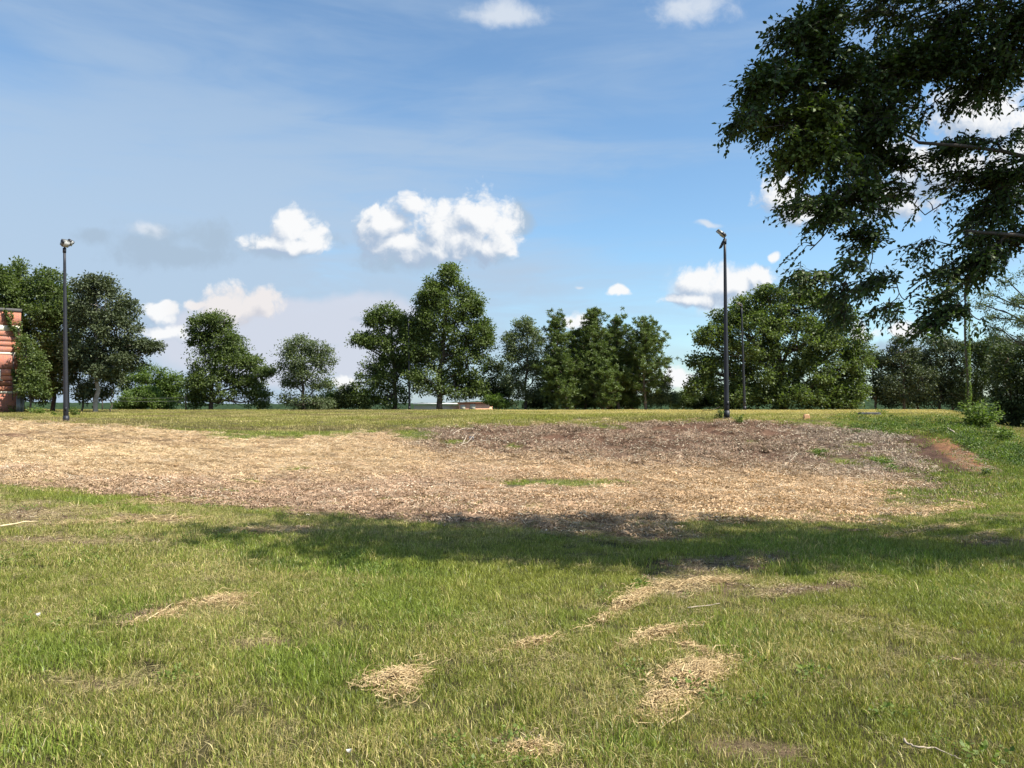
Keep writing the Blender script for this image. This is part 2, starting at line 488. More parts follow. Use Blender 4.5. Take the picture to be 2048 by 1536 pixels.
class MB:
    """collects simple solids; everything in the coordinates of the thing it belongs to"""
    def __init__(s): s.v = []; s.f3 = []; s.f4 = []; s.n = 0
    def add(s, v, f):
        f = np.asarray(f) + s.n; s.v.append(np.asarray(v, float)); s.n += len(v)
        (s.f3 if f.shape[1] == 3 else s.f4).append(f)
    def box(s, c, size, M=None):
        x, y, z = [k / 2 for k in size]
        v = np.array([(-x, -y, -z), (x, -y, -z), (x, y, -z), (-x, y, -z), (-x, -y, z), (x, -y, z), (x, y, z), (-x, y, z)])
        if M is not None: v = v @ np.array(M.to_3x3()).T
        s.add(v + np.asarray(c), [(0, 3, 2, 1), (4, 5, 6, 7), (0, 1, 5, 4), (1, 2, 6, 5), (2, 3, 7, 6), (3, 0, 4, 7)])
    def tube(s, pts, rad, n=6, cap=True):
        pts = np.asarray(pts, float); rad = np.broadcast_to(np.asarray(rad, float), (len(pts),))
        d = np.gradient(pts, axis=0); d /= np.linalg.norm(d, axis=1)[:, None] + 1e-9
        ref = np.array([0, 0, 1.0]) if abs(d[0][2]) < 0.8 else np.array([1.0, 0, 0])
        rings = []
        a = np.arange(n) * 2 * pi / n
        for i in range(len(pts)):
            u = np.cross(d[i], ref); u /= np.linalg.norm(u) + 1e-9; w = np.cross(d[i], u)
            rings.append(pts[i] + rad[i] * (np.cos(a)[:, None] * u + np.sin(a)[:, None] * w))
        v = np.concatenate(rings); f = []
        for i in range(len(pts) - 1):
            for k in range(n):
                f.append((i * n + k, i * n + (k + 1) % n, (i + 1) * n + (k + 1) % n, (i + 1) * n + k))
        if cap:
            v = np.concatenate([v, [pts[0]], [pts[-1]]]); b = len(v) - 2
            f3 = [(k, b, (k + 1) % n) for k in range(n)] + [((len(pts) - 1) * n + (k + 1) % n, b + 1, (len(pts) - 1) * n + k) for k in range(n)]
            s.add(v, f); s.f3.append(np.asarray(f3) + (s.n - len(v)))
        else: s.add(v, f)
    def build(s, name, mat, parent=None, smooth=False, **props):
        fs = ([np.concatenate(s.f3)] if s.f3 else []) + ([np.concatenate(s.f4)] if s.f4 else [])
        me = mesh_np(name, np.concatenate(s.v), fs, [mat], smooth)
        return link(name, me, parent, props=props)


# ------------------------------------------------------------------ materials
def principled(name, base=(.5, .5, .5), rough=0.7, metal=0.0, spec=0.3):
    m = bpy.data.materials.new(name); m.use_nodes = True
    N = NT(m.node_tree); b = m.node_tree.nodes['Principled BSDF']
    b.inputs['Base Color'].default_value = rgb(*base); b.inputs['Roughness'].default_value = rough
    b.inputs['Metallic'].default_value = metal; b.inputs['Specular IOR Level'].default_value = spec
    return m, N, b


def plain(name, base, rough=0.7, metal=0.0, var=0.25, scale=8.0, spec=0.3, bump=0.0):
    m, N, b = principled(name, base, rough, metal, spec)
    tc = N.new('ShaderNodeNewGeometry')
    n = N.noise(tc.outputs['Position'], scale, 6, 0.6)
    k = N.ramp(n, 0.25, 0.75, 1 - var, 1 + var, False)
    col = N.scale(rgb(*base)[:3], k)
    N.l.new(col, b.inputs['Base Color'])
    if bump:
        bn = N.new('ShaderNodeBump'); bn.inputs['Strength'].default_value = bump; bn.inputs['Distance'].default_value = 0.02
        N.l.new(N.noise(tc.outputs['Position'], scale * 4, 6, 0.6), bn.inputs['Height']); N.l.new(bn.outputs[0], b.inputs['Normal'])
    return m


def leafy(name, dark, light, trans=0.35, rough=0.55, spec=0.25, tcol=None):
    """foliage: per-leaf value 'v' picks between two greens; a share of the light passes through"""
    m = bpy.data.materials.new(name); m.use_nodes = True; m.node_tree.nodes.clear()
    N = NT(m.node_tree); out = N.new('ShaderNodeOutputMaterial')
    at_ = N.new('ShaderNodeAttribute', attribute_name='v')
    col = N.mix(at_.outputs['Fac'], rgb(*dark), rgb(*light))
    p = N.new('ShaderNodeBsdfPrincipled'); N.l.new(col, p.inputs['Base Color'])
    p.inputs['Roughness'].default_value = rough; p.inputs['Specular IOR Level'].default_value = spec
    t = N.new('ShaderNodeBsdfTranslucent')
    N.l.new(N.vec('MULTIPLY', col, tcol or (1.3, 1.5, 0.6)), t.inputs['Color'])
    mx = N.new('ShaderNodeMixShader'); mx.inputs[0].default_value = trans
    N.l.new(p.outputs[0], mx.inputs[1]); N.l.new(t.outputs[0], mx.inputs[2]); N.l.new(mx.outputs[0], out.inputs['Surface'])
    return m


def cover_mat(name, trans=0.3, rough=0.6, lo=0.6, hi=1.35, spec=0.2, dryc=(.47, .39, .155)):
    """ground cover: colour of the clump from the scattered copy, mixed with a dry tone per blade"""
    m = bpy.data.materials.new(name); m.use_nodes = True; m.node_tree.nodes.clear()
    N = NT(m.node_tree); out = N.new('ShaderNodeOutputMaterial')
    ac = N.new('ShaderNodeAttribute', attribute_name='tint'); ac.attribute_type = 'INSTANCER'
    ad = N.new('ShaderNodeAttribute', attribute_name='dry'); ad.attribute_type = 'INSTANCER'
    ar = N.new('ShaderNodeAttribute', attribute_name='v')
    a2 = N.new('ShaderNodeAttribute', attribute_name='w')
    isdry = N.math('LESS_THAN', a2.outputs['Fac'], ad.outputs['Fac'])
    col = N.mix(isdry, ac.outputs['Color'], rgb(*dryc))
    col = N.scale(col, N.ramp(ar.outputs['Fac'], 0, 1, lo, hi, False))
    p = N.new('ShaderNodeBsdfPrincipled'); N.l.new(col, p.inputs['Base Color'])
    p.inputs['Roughness'].default_value = rough; p.inputs['Specular IOR Level'].default_value = spec
    if trans > 0:
        t = N.new('ShaderNodeBsdfTranslucent'); N.l.new(N.vec('MULTIPLY', col, (1.15, 1.2, 0.7)), t.inputs['Color'])
        mx = N.new('ShaderNodeMixShader'); mx.inputs[0].default_value = trans
        N.l.new(p.outputs[0], mx.inputs[1]); N.l.new(t.outputs[0], mx.inputs[2]); N.l.new(mx.outputs[0], out.inputs['Surface'])
    else:
        N.l.new(p.outputs[0], out.inputs['Surface'])
    return m


def ground_mat():
    m, N, b = principled('ground_soil', rough=0.95, spec=0.1)
    a = N.new('ShaderNodeAttribute', attribute_name='gcol'); g = N.new('ShaderNodeNewGeometry')
    n = N.noise(g.outputs['Position'], 9.0, 8, 0.7); n2 = N.noise(g.outputs['Position'], 45.0, 4, 0.7)
    k = N.math('MULTIPLY', N.ramp(n, 0.3, 0.7, 0.62, 1.38, False), N.ramp(n2, 0.3, 0.7, 0.7, 1.3, False))
    N.l.new(N.scale(a.outputs['Color'], k), b.inputs['Base Color'])
    bn = N.new('ShaderNodeBump'); bn.inputs['Strength'].default_value = 0.8; bn.inputs['Distance'].default_value = 0.05
    N.l.new(n, bn.inputs['Height'])
    b2 = N.new('ShaderNodeBump'); b2.inputs['Strength'].default_value = 0.6; b2.inputs['Distance'].default_value = 0.01
    N.l.new(n2, b2.inputs['Height']); N.l.new(bn.outputs[0], b2.inputs['Normal'])
    N.l.new(b2.outputs[0], b.inputs['Normal'])
    return m


M_GROUND = ground_mat()
M_GRASS = cover_mat('grass_blades', 0.34, 0.42, .45, 1.6, .35)
M_LITTER = cover_mat('straw_and_leaf_litter', 0.10, 0.7, 0.38, 1.4, dryc=(.62, .53, .38))
M_BARK = plain('bark', (.15, .115, .085), 0.9, var=.4, scale=5, bump=.5)
M_BARKD = plain('dark_bark', (.075, .06, .048), 0.9, var=.4, scale=5, bump=.4)
M_BARKL = plain('pale_bark', (.27, .235, .195), 0.9, var=.35, scale=3, bump=.4)
M_OAK = leafy('oak_leaves', (.042, .068, .020), (.175, .215, .065), .35, .5, .3)
M_OAKL = leafy('light_leaves', (.055, .095, .020), (.170, .230, .055), .35)
M_CEDAR = leafy('cedar_needles', (.040, .055, .026), (.125, .145, .068), .15, .55, .25)
M_FEATH = leafy('feathery_leaves', (.070, .095, .042), (.190, .220, .110), .3, .55, .25)
M_PINE = leafy('pine_needles', (.045, .074, .018), (.160, .205, .055), .22, .5, .3)
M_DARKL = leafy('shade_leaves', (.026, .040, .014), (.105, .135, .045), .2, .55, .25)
M_ELM = leafy('elm_leaves', (.034, .060, .016), (.120, .160, .032), .20, 0.5, 0.3, tcol=(1.2, 1.5, .45))
M_WEED = leafy('weed_leaves', (.075, .115, .022), (.160, .215, .045), .35)
M_WEEDD = leafy('dark_weed_leaves', (.045, .075, .016), (.10, .145, .034), .3)
M_IVY = leafy('ivy_leaves', (.06, .10, .018), (.18, .235, .05), .3)
M_STEEL = plain('dark_painted_steel', (.028, .029, .034), 0.5, 0.3, .25, 3, .4)
M_GALV = plain('weathered_aluminium', (.20, .20, .18), 0.5, 0.5, .3, 12)
M_GLASS = plain('lamp_glass', (.45, .45, .43), 0.25, 0.0, .15, 10, .5)


# ------------------------------------------------------------------ terrain sheet
def make_ground():
    Ys = [-60, -35, -20, -12, -7, -4, -2, -0.5]
    y = 0.5
    while y < 12: Ys.append(y); y += 0.12
    while y < 50: Ys.append(y); y += 0.15
    while y < 85: Ys.append(y); y += 0.45
    while y < 160: Ys.append(y); y += 3
    while y < 6000: Ys.append(y); y *= 1.25
    Ys.append(7000)
    Ys = np.array(Ys, float)
    T = np.concatenate([[-14, -7, -4, -2.5, -1.6, -1.2, -1.0, -.9], np.linspace(-.82, .82, 420), [.9, 1.0, 1.2, 1.6, 2.5, 4, 7, 14]])
    YY, TT = np.meshgrid(Ys, T, indexing='ij')
    XX = TT * np.maximum(YY, 10.0)
    x = XX.ravel(); y = YY.ravel(); z = zground(x, y)
    R = regions(x, y, z)
    c = ground_colour(R)
    fr = sstep(y, 110, 170)[:, None]; c = c * (1 - fr) + np.array([.022, .034, .012]) * fr
    nr, nc = YY.shape
    i = np.arange(nr - 1)[:, None] * nc + np.arange(nc - 1)[None]
    i = i.ravel(); f = np.stack([i, i + 1, i + nc + 1, i + nc], 1)
    me = mesh_np('ground', np.stack([x, y, z], 1), f, [M_GROUND], True, cols={'gcol': c})
    o = link('ground', me, props={'kind': 'structure', 'label': 'mown field with a scraped hollow rising over a bare bank to a grassy plateau'})
    return o


make_ground()


# ------------------------------------------------------------------ scattered ground cover
def tuft(name, rng, n, radius, hmin, hmax, width, lean, mat, flop=0.0):
    """upright bent grass blades"""
    a = rng.uniform(0, 2 * pi, n); r = radius * np.sqrt(rng.uniform(0, 1, n))
    bx, by = r * np.cos(a), r * np.sin(a)
    h = rng.uniform(hmin, hmax, n); d = rng.uniform(0, 2 * pi, n); ln = h * rng.uniform(0.1, lean, n)
    w = width * rng.uniform(.6, 1.2, n); sa = rng.uniform(0, 2 * pi, n); sx, sy = np.cos(sa) * w / 2, np.sin(sa) * w / 2
    dx, dy = np.cos(d) * ln, np.sin(d) * ln
    hz = h * np.clip(1 - 0.35 * ln / h, .25, 1)
    V = np.zeros((n, 5, 3))
    V[:, 0] = np.stack([bx - sx, by - sy, -0.01 + 0 * h], 1); V[:, 1] = np.stack([bx + sx, by + sy, -0.01 + 0 * h], 1)
    V[:, 2] = np.stack([bx + dx * .35 + sx * .8, by + dy * .35 + sy * .8, hz * .6], 1); V[:, 3] = np.stack([bx + dx * .35 - sx * .8, by + dy * .35 - sy * .8, hz * .6], 1)
    V[:, 4] = np.stack([bx + dx, by + dy, hz], 1)
    b = np.arange(n)[:, None] * 5
    q = b + np.array([[0, 1, 2, 3]]); t = b + np.array([[3, 2, 4]])
    v = np.repeat(rng.uniform(0, 1, n), 5); w_ = np.repeat(rng.uniform(0, 1, n), 5)
    me = mesh_np(name, V.reshape(-1, 3), [q, t], [mat], False, {'v': v, 'w': w_})
    return bpy.data.objects.new(name, me)


def litter(name, rng, n, radius, lmin, lmax, wmin, wmax, tilt, mat, curl=0.25, thick=0.03):
    """loose lying stalks or leaf scraps: bent four-sided ribbons"""
    a = rng.uniform(0, 2 * pi, n); r = radius * np.sqrt(rng.uniform(0, 1, n))
    c = np.stack([r * np.cos(a), r * np.sin(a), rng.uniform(0.0, thick, n)], 1)
    d = rng.uniform(0, 2 * pi, n); el = rng.normal(0, tilt, n); L = rng.uniform(lmin, lmax, n)
    dv = np.stack([np.cos(d) * np.cos(el), np.sin(d) * np.cos(el), np.sin(el)], 1) * L[:, None] / 2
    w = rng.uniform(wmin, wmax, n) / 2; tw = rng.uniform(-1, 1, n)
    sv = np.stack([-np.sin(d) * np.cos(tw), np.cos(d) * np.cos(tw), np.sin(tw)], 1) * w[:, None]
    k = (rng.uniform(-1, 1, n) * curl * L)[:, None]
    mid = c + sv / (w[:, None] + 1e-9) * k * .5 + np.stack([0 * L, 0 * L, np.abs(k[:, 0]) * .6], 1)
    V = np.zeros((n, 6, 3))
    V[:, 0] = c - dv - sv; V[:, 1] = c - dv + sv; V[:, 2] = mid - sv; V[:, 3] = mid + sv; V[:, 4] = c + dv - sv * .5; V[:, 5] = c + dv + sv * .5
    V[:, :, 2] = np.maximum(V[:, :, 2], 0.001 + 0.004 * rng.uniform(0, 1, (n, 1)))
    b = np.arange(n)[:, None] * 6
    q = np.concatenate([b + np.array([[0, 1, 3, 2]]), b + np.array([[2, 3, 5, 4]])])
    v = np.repeat(rng.uniform(0, 1, n), 6); w_ = np.repeat(rng.uniform(0, 1, n), 6)
    me = mesh_np(name, V.reshape(-1, 3), [q], [mat], False, {'v': v, 'w': w_})
    return bpy.data.objects.new(name, me)


def source_collection(name, objs):
    c = bpy.data.collections.new(name)
    for o in objs: c.objects.link(o)
    return c


def slope_euler(X, Y, rng, extra=0.0):
    e = 0.25
    gx = (zbase(X + e, Y) - zbase(X - e, Y)) / (2 * e); gy = (zbase(X, Y + e) - zbase(X, Y - e)) / (2 * e)
    n = len(X); th = rng.uniform(0, 2 * pi, n)
    # small-angle tilt of a clump already turned by th about z: R = Rz(th) then tilt -> euler xyz in local terms
    ax = np.arctan(gy); ay = -np.arctan(gx)
    c, s = np.cos(th), np.sin(th)
    lx = c * ax + s * ay; ly = -s * ax + c * ay
    return np.stack([lx + rng.normal(0, extra, n), ly + rng.normal(0, extra, n), th], 1)


def scatter(name, X, Y, scale, tint, dry, coll, rng, label, nsrc, zoff=0.0, extra=0.06):
    z = zground(X, Y) + zoff
    me = bpy.data.meshes.new(name)
    me.vertices.add(len(X)); me.vertices.foreach_set('co', np.stack([X, Y, z], 1).astype(np.float32).ravel())
    def fa(k, v):
        a = me.attributes.new(k, 'FLOAT', 'POINT'); a.data.foreach_set('value', np.asarray(v, np.float32))
    def va(k, v):
        a = me.attributes.new(k, 'FLOAT_VECTOR', 'POINT'); a.data.foreach_set('vector', np.asarray(v, np.float32).ravel())
    fa('size', scale); fa('dry', dry); va('rot', slope_euler(X, Y, rng, extra))
    a = me.attributes.new('tint', 'FLOAT_COLOR', 'POINT'); q = np.ones((len(X), 4), np.float32); q[:, :3] = np.clip(tint, 0.005, .9)
    a.data.foreach_set('color', q.ravel())
    a = me.attributes.new('pick', 'INT', 'POINT'); a.data.foreach_set('value', rng.integers(0, nsrc, len(X)).astype(np.int32))
    me.update()
    o = link(name, me, props={'kind': 'stuff', 'label': label})
    g = bpy.data.node_groups.new(name + '_nodes', 'GeometryNodeTree')
    g.interface.new_socket('Geometry', in_out='INPUT', socket_type='NodeSocketGeometry')
    g.interface.new_socket('Geometry', in_out='OUTPUT', socket_type='NodeSocketGeometry')
    gi = g.nodes.new('NodeGroupInput'); go = g.nodes.new('NodeGroupOutput')
    ci = g.nodes.new('GeometryNodeCollectionInfo'); ci.inputs['Collection'].default_value = coll
    ci.inputs['Separate Children'].default_value = True; ci.inputs['Reset Children'].default_value = True
    ip = g.nodes.new('GeometryNodeInstanceOnPoints'); ip.inputs['Pick Instance'].default_value = True
    def named(nm, dt):
        n = g.nodes.new('GeometryNodeInputNamedAttribute'); n.data_type = dt; n.inputs['Name'].default_value = nm
        return [s for s in n.outputs if s.enabled and s.name == 'Attribute'][0]
    g.links.new(gi.outputs[0], ip.inputs['Points']); g.links.new(ci.outputs[0], ip.inputs['Instance'])
    g.links.new(named('pick', 'INT'), ip.inputs['Instance Index']); g.links.new(named('rot', 'FLOAT_VECTOR'), ip.inputs['Rotation'])
    g.links.new(named('size', 'FLOAT'), ip.inputs['Scale']); g.links.new(ip.outputs[0], go.inputs[0])
    md = o.modifiers.new('scatter', 'NODES'); md.node_group = g
    return o


def zone(rng, y0, y1, per_m2, tmax=0.80, tmin=None):
    """points spread evenly over the trapezoid of ground between two depths"""
    if tmin is None: tmin = -tmax
    hw = lambda y: y + 4.5
    ys = np.linspace(y0, y1, 400); w = hw(ys) * (tmax - tmin); area = np.trapezoid(w, ys) if hasattr(np, 'trapezoid') else np.trapz(w, ys)
    n = int(area * per_m2)
    cdf = np.cumsum(w); cdf = cdf / cdf[-1]
    Y = np.interp(rng.uniform(0, 1, n), cdf, ys)
    X = rng.uniform(tmin, tmax, n) * hw(Y)
    return X, Y


def grass_tint(R, rng):
    n = len(R['px'])
    olive = np.array([.225, .245, .046]); viv = np.array([.185, .262, .038]); dk = np.array([.135, .180, .038]); yel = np.array([.29, .295, .056])
    c = olive * np.ones((n, 1))
    def mx(c, m, col):
        m = np.clip(m, 0, 1)[:, None]; return c * (1 - m) + col * m
    c = mx(c, R['vivid'] * .55 + R['n1'] * .7, viv)
    c = mx(c, sstep(R['n2'] - R['n1'] * .4, .06, .24) * .6, dk)
    c = mx(c, sstep(-R['n1'] + .5 * R['n2'], .03, .2) * .6, yel)
    return c * rng.uniform(.8, 1.2, n)[:, None]


def keep(m, *arrs): return [a[m] for a in arrs]


def make_cover():
    rng = np.random.default_rng(21)
    near = source_collection('near_turf', [tuft('turf', rng, 85, .15, .025, .075, .0042, 1.1, M_GRASS) for _ in range(6)])
    mid = source_collection('mid_turf', [tuft('turf', rng, 90, .24, .03, .085, .0065, 1.1, M_GRASS) for _ in range(6)])
    far = source_collection('far_turf', [tuft('turf', rng, 90, .42, .03, .10, .013, 1.0, M_GRASS) for _ in range(5)])
    weeds = source_collection('tall_turf', [tuft('tall_turf', rng, 26, .07, .07, .17, .0055, .8, M_GRASS) for _ in range(5)])
    straw = source_collection('straw', [litter('straw', rng, 150, .32, .05, .20, .003, .0065, .22, M_LITTER, .3, .035) for _ in range(6)])
    thatch = source_collection('thatch', [litter('thatch', rng, 90, .34, .05, .20, .0022, .005, .22, M_LITTER, .35, .05) for _ in range(6)])
    leafm = source_collection('leaf_scraps', [litter('leaf_scraps', rng, 210, .32, .02, .07, .006, .018, .5, M_LITTER, .4, .03) for _ in range(6)])
    chips = source_collection('wood_scraps', [litter('wood_scraps', rng, 150, .36, .03, .16, .006, .020, .55, M_LITTER, .35, .06) for _ in range(6)])

    # near lawn
    for nm, src, y0, y1, dens, sc in (('lawn_grass', near, 1.0, 7.5, 150, 1.0), ('lawn_grass', mid, 7.5, 15.0, 72, 1.0)):
        X, Y = zone(rng, y0, y1, dens)
        R = regions(X, Y, zground(X, Y))
        p = (1 - R['lit'] * .97) * (1 - R['bare'] * .88) * (1 - R['scar'])
        k = rng.uniform(0, 1, len(X)) < p; X, Y = X[k], Y[k]; R = {a: b[k] for a, b in R.items()}
        dry = np.clip(.30 - .26 * R['vivid'] + .9 * R['n2'] + .7 * R['n1'] + .3 * R['bare'], .05, .85)
        size = sc * rng.uniform(.7, 1.15, len(X)) * (0.85 + .22 * R['vivid'] + .5 * R['n1']) * (1 - .35 * R['bare'])
        scatter(nm, X, Y, size, grass_tint(R, rng), dry, src, rng, 'short mown lawn of mixed green and dry blades in the near field', 6)
    # taller sprigs
    X, Y = zone(rng, 2.5, 14, 9)
    R = regions(X, Y, zground(X, Y))
    k = rng.uniform(0, 1, len(X)) < (1 - R['lit']) * (.25 + 1.0 * R['vivid']); X, Y = X[k], Y[k]; R = {a: b[k] for a, b in R.items()}
    scatter('grass_sprigs', X, Y, rng.uniform(.5, 1.1, len(X)), grass_tint(R, rng) * 1.05, np.clip(.25 + R['n2'], .05, .6), weeds, rng, 'taller grass sprigs standing out of the near lawn', 5)
    M_CLOVER = leafy('clover_leaves', (.10, .145, .028), (.20, .25, .055), .3)
    cl = source_collection('clover_plants', [leaf_cluster('clover', rng, 60, .10, .030, .016, M_CLOVER) for _ in range(4)])
    X, Y = zone(rng, 2.5, 15, 8)
    R = regions(X, Y, zground(X, Y)); k = (rng.uniform(0, 1, len(X)) < (1 - R['lit'])) & (fbm(X * .9, Y * .9, 88) > .66); X, Y = X[k], Y[k]
    scatter('lawn_weeds', X, Y, rng.uniform(.5, 1.2, len(X)), np.ones((len(X), 3)), 0 * X, cl, rng, 'small broad leaved weeds growing among the lawn grass', 4, .01)
    # dead thatch between the blades
    X, Y = zone(rng, 1.0, 14.5, 40)
    R = regions(X, Y, zground(X, Y))
    k = rng.uniform(0, 1, len(X)) < (1 - R['lit']) * np.clip(.35 + 1.8 * R['n2'] + 1.2 * R['n1'] + R['bare'] * .8 - R['vivid'] * .5, 0, 1)
    X, Y = X[k], Y[k]; R = {a: b[k] for a, b in R.items()}
    col = np.array([.40, .325, .15]) * rng.uniform(.55, 1.2, (len(X), 1))
    scatter('dry_thatch', X, Y, rng.uniform(.22, .45, len(X)) * (.7 + .06 * Y), col, 0 * X, thatch, rng, 'dry clippings lying in the near lawn', 6, .012)
    # litter in the hollow and up the bank
    X, Y = zone(rng, 10.5, 48, 13)
    R = regions(X, Y, zground(X, Y))
    p = R['lit'] * (1 - .8 * R['soil']) * (1 - R['bank'] * np.clip(.30 + 2.2 * R['n1'] + 1.6 * R['n2'], 0, .8))
    k = rng.uniform(0, 1, len(X)) < p; X, Y = X[k], Y[k]; R = {a: b[k] for a, b in R.items()}
    C = litter_colour(R)
    px, py = R['px'], R['py']
    ty = (1 - sstep(px, 650, 1100)) * (1 - sstep(py, 930, 970))
    u = rng.uniform(0, 1, len(X))
    bank = rng.uniform(0, 1, len(X)) < R['bank']
    isleaf = (~bank) & (u > .30 + .5 * ty)
    isstraw = (~bank) & ~isleaf
    tall = rng.uniform(.8, 1.25, len(X))
    for nm, m, src, lab in (('straw_mulch', isstraw, straw, 'raked pale straw lying over the hollow'),
                            ('leaf_litter', isleaf, leafm, 'shredded tan leaves covering the floor of the hollow'),
                            ('wood_litter', bank, chips, 'grey brown wood scraps and leaves on the face of the bank')):
        x, y = X[m], Y[m]; c = C[m] * rng.uniform(.75, 1.2, (m.sum(), 1))
        dry = np.clip(.12 + .8 * R['n2'][m], 0, .5) if nm == 'straw_mulch' else np.clip((.13 if nm == 'wood_litter' else .07) + .3 * R['n1'][m], 0, .3)
        scatter(nm, x, y, tall[m], c, dry, src, rng, lab, 6, 0.0, .12)
    X, Y = zone(rng, 3, 34, 26)
    R = regions(X, Y, zground(X, Y)); k = rng.uniform(0, 1, len(X)) < R['bare'] * (1 - R['lit']) * .9
    X, Y = X[k], Y[k]
    c = np.where(rng.uniform(0, 1, (len(X), 1)) < .5, np.array([.22, .15, .095]), np.array([.34, .25, .145]))
    scatter('bare_spot_debris', X, Y, rng.uniform(.18, .34, len(X)) * (.7 + .05 * np.clip(Y, 0, 14)), c, np.full(len(X), .12), chips, rng, 'brown scraps and crumbs lying on the bare spots of the lawn', 6, .0, .12)
    # green patches, right slope and hollow rim
    X, Y = zone(rng, 14, 36, 22, .85)
    R = regions(X, Y, zground(X, Y))
    p = (1 - R['lit']) * (1 - R['scar'] * .97) * (1 - .62 * R['bare']) * (.75 + .25 * sstep(R['n2'], -.1, .1))
    k = rng.uniform(0, 1, len(X)) < p; X, Y = X[k], Y[k]; R = {a: b[k] for a, b in R.items()}
    t = grass_tint(R, rng) * np.array([.95, 1.02, .9]); slope_side = sstep(R['px'], 1700, 1850) * (1 - sstep(R['py'], 985, 1010))
    t = t * (1 - .45 * slope_side[:, None]) + np.array([.085, .125, .026]) * .45 * slope_side[:, None]
    scatter('bank_grass', X, Y, rng.uniform(.55, 1.0, len(X)) * (1 + .5 * slope_side + .4 * R['n1']), t, np.clip(.22 + .9 * R['n2'] - .1 * slope_side, .03, .7), far, rng,
            'green grass and weeds on the rim and right end of the bank', 5, -.01)
    # plateau
    X, Y = zone(rng, 36, 84, 7.5, .78)
    R = regions(X, Y, zground(X, Y))
    k = rng.uniform(0, 1, len(X)) < (1 - R['lit']) * .95; X, Y = X[k], Y[k]; R = {a: b[k] for a, b in R.items()}
    t = grass_tint(R, rng) * np.array([1.05, .98, .95])
    farstraw = sstep(-R['py'], -833, -825) * sstep(R['px'] + R['n1'] * 500, 850, 1200)
    bn = np.clip(2.4 * (fbm(X * .22, Y * .35, 140) - .44) + .8 * R['n2'] + .35 * (1 - sstep(R['px'], 700, 1100)), 0, .85)[:, None]; t = t * (1 - bn) + np.array([.23, .175, .085]) * bn
    dry = np.clip(.26 + 2.2 * R['n1'] + .8 * R['n2'] + .75 * farstraw, .03, .95)
    scatter('plateau_grass', X, Y, rng.uniform(.9, 1.5, len(X)), t, dry, far, rng, 'patchy green and straw coloured grass on the plateau above the bank', 5, -.01)
    # weeds hanging over the right end of the bank
    X, Y = zone(rng, 24, 42, 10.0, .80, .30)
    R = regions(X, Y, zground(X, Y))
    d_ = np.abs(R['py'] - np.interp(R['px'], [1500, 1700, 1800, 1900, 1960, 2048], [838, 848, 862, 868, 890, 930]))
    p = (1 - sstep(d_, 5, 26 + 30 * sstep(R['px'], 1860, 1990))) * (1 - R['scar']) * sstep(R['px'], 1640, 1800)
    k = rng.uniform(0, 1, len(X)) < p; X, Y = X[k], Y[k]
    weed_src = source_collection('weed_plants', [leaf_cluster('weed', rng, 90, .34, .09, .06, M_WEEDD if k_ % 2 else M_WEED) for k_ in range(4)])
    scatter('bank_weeds', X, Y, rng.uniform(.45, 1.0, len(X)), np.ones((len(X), 3)), 0 * X, weed_src, rng, 'broad leaved weeds creeping over the right end of the bank', 4, .0)


def leaf_quads(P, D, size, rng, aspect=.55, normal_up=.5):
    """diamond leaves at points P pointing along D; returns verts (4n,3), quads"""
    n = len(P)
    D = D / (np.linalg.norm(D, axis=1)[:, None] + 1e-9)
    nr = rng.normal(0, 1, (n, 3)); nr[:, 2] = np.abs(nr[:, 2]) + normal_up
    S = np.cross(D, nr); S /= np.linalg.norm(S, axis=1)[:, None] + 1e-9
    size = np.broadcast_to(size, (n,))[:, None]
    Nn = np.cross(S, D)
    V = np.zeros((n, 4, 3))
    V[:, 0] = P; V[:, 1] = P + D * size * .45 + S * size * aspect / 2; V[:, 2] = P + D * size; V[:, 3] = P + D * size * .45 - S * size * aspect / 2
    V[:, 1] += Nn * size * .10; V[:, 3] += Nn * size * .10
    f = np.arange(n)[:, None] * 4 + np.array([[0, 1, 2, 3]])
    return V.reshape(-1, 3), f


def leaf_cluster(name, rng, n, radius, lmax, lmin, mat=None, flat=.6):
    d = rng.normal(0, 1, (n, 3)); d[:, 2] = np.abs(d[:, 2]) * flat; d /= np.linalg.norm(d, axis=1)[:, None]
    P = d * (radius * rng.uniform(.3, 1, (n, 1)))
    V, f = leaf_quads(P, d + rng.normal(0, .5, (n, 3)), rng.uniform(lmin, lmax, n), rng, .7, 1.0)
    me = mesh_np(name, V, f, [mat or M_WEED], False, {'v': np.repeat(rng.uniform(0, 1, n), 4)})
    return bpy.data.objects.new(name, me)


make_cover()


# ------------------------------------------------------------------ trees
def dirnoise(D, seed, k=1.7):
    return (fbm(D[:, 0] * k + seed * 3.1, D[:, 1] * k + D[:, 2] * k * .7 + seed, seed % 97, 3) - .5)


def curve(p0, p1, rng, wob=.1, n=6, sag=0.0):
    p0 = np.asarray(p0, float); p1 = np.asarray(p1, float)
    t = np.linspace(0, 1, n)[:, None]; L = np.linalg.norm(p1 - p0)
    off = rng.normal(0, wob * L, (1, 3)) * np.sin(t * pi) + rng.normal(0, wob * .5 * L, (1, 3)) * np.sin(t * 2 * pi)
    pts = p0 + (p1 - p0) * t + off
    pts[:, 2] += sag * L * np.sin(t[:, 0] * pi)
    return pts


TREES = []


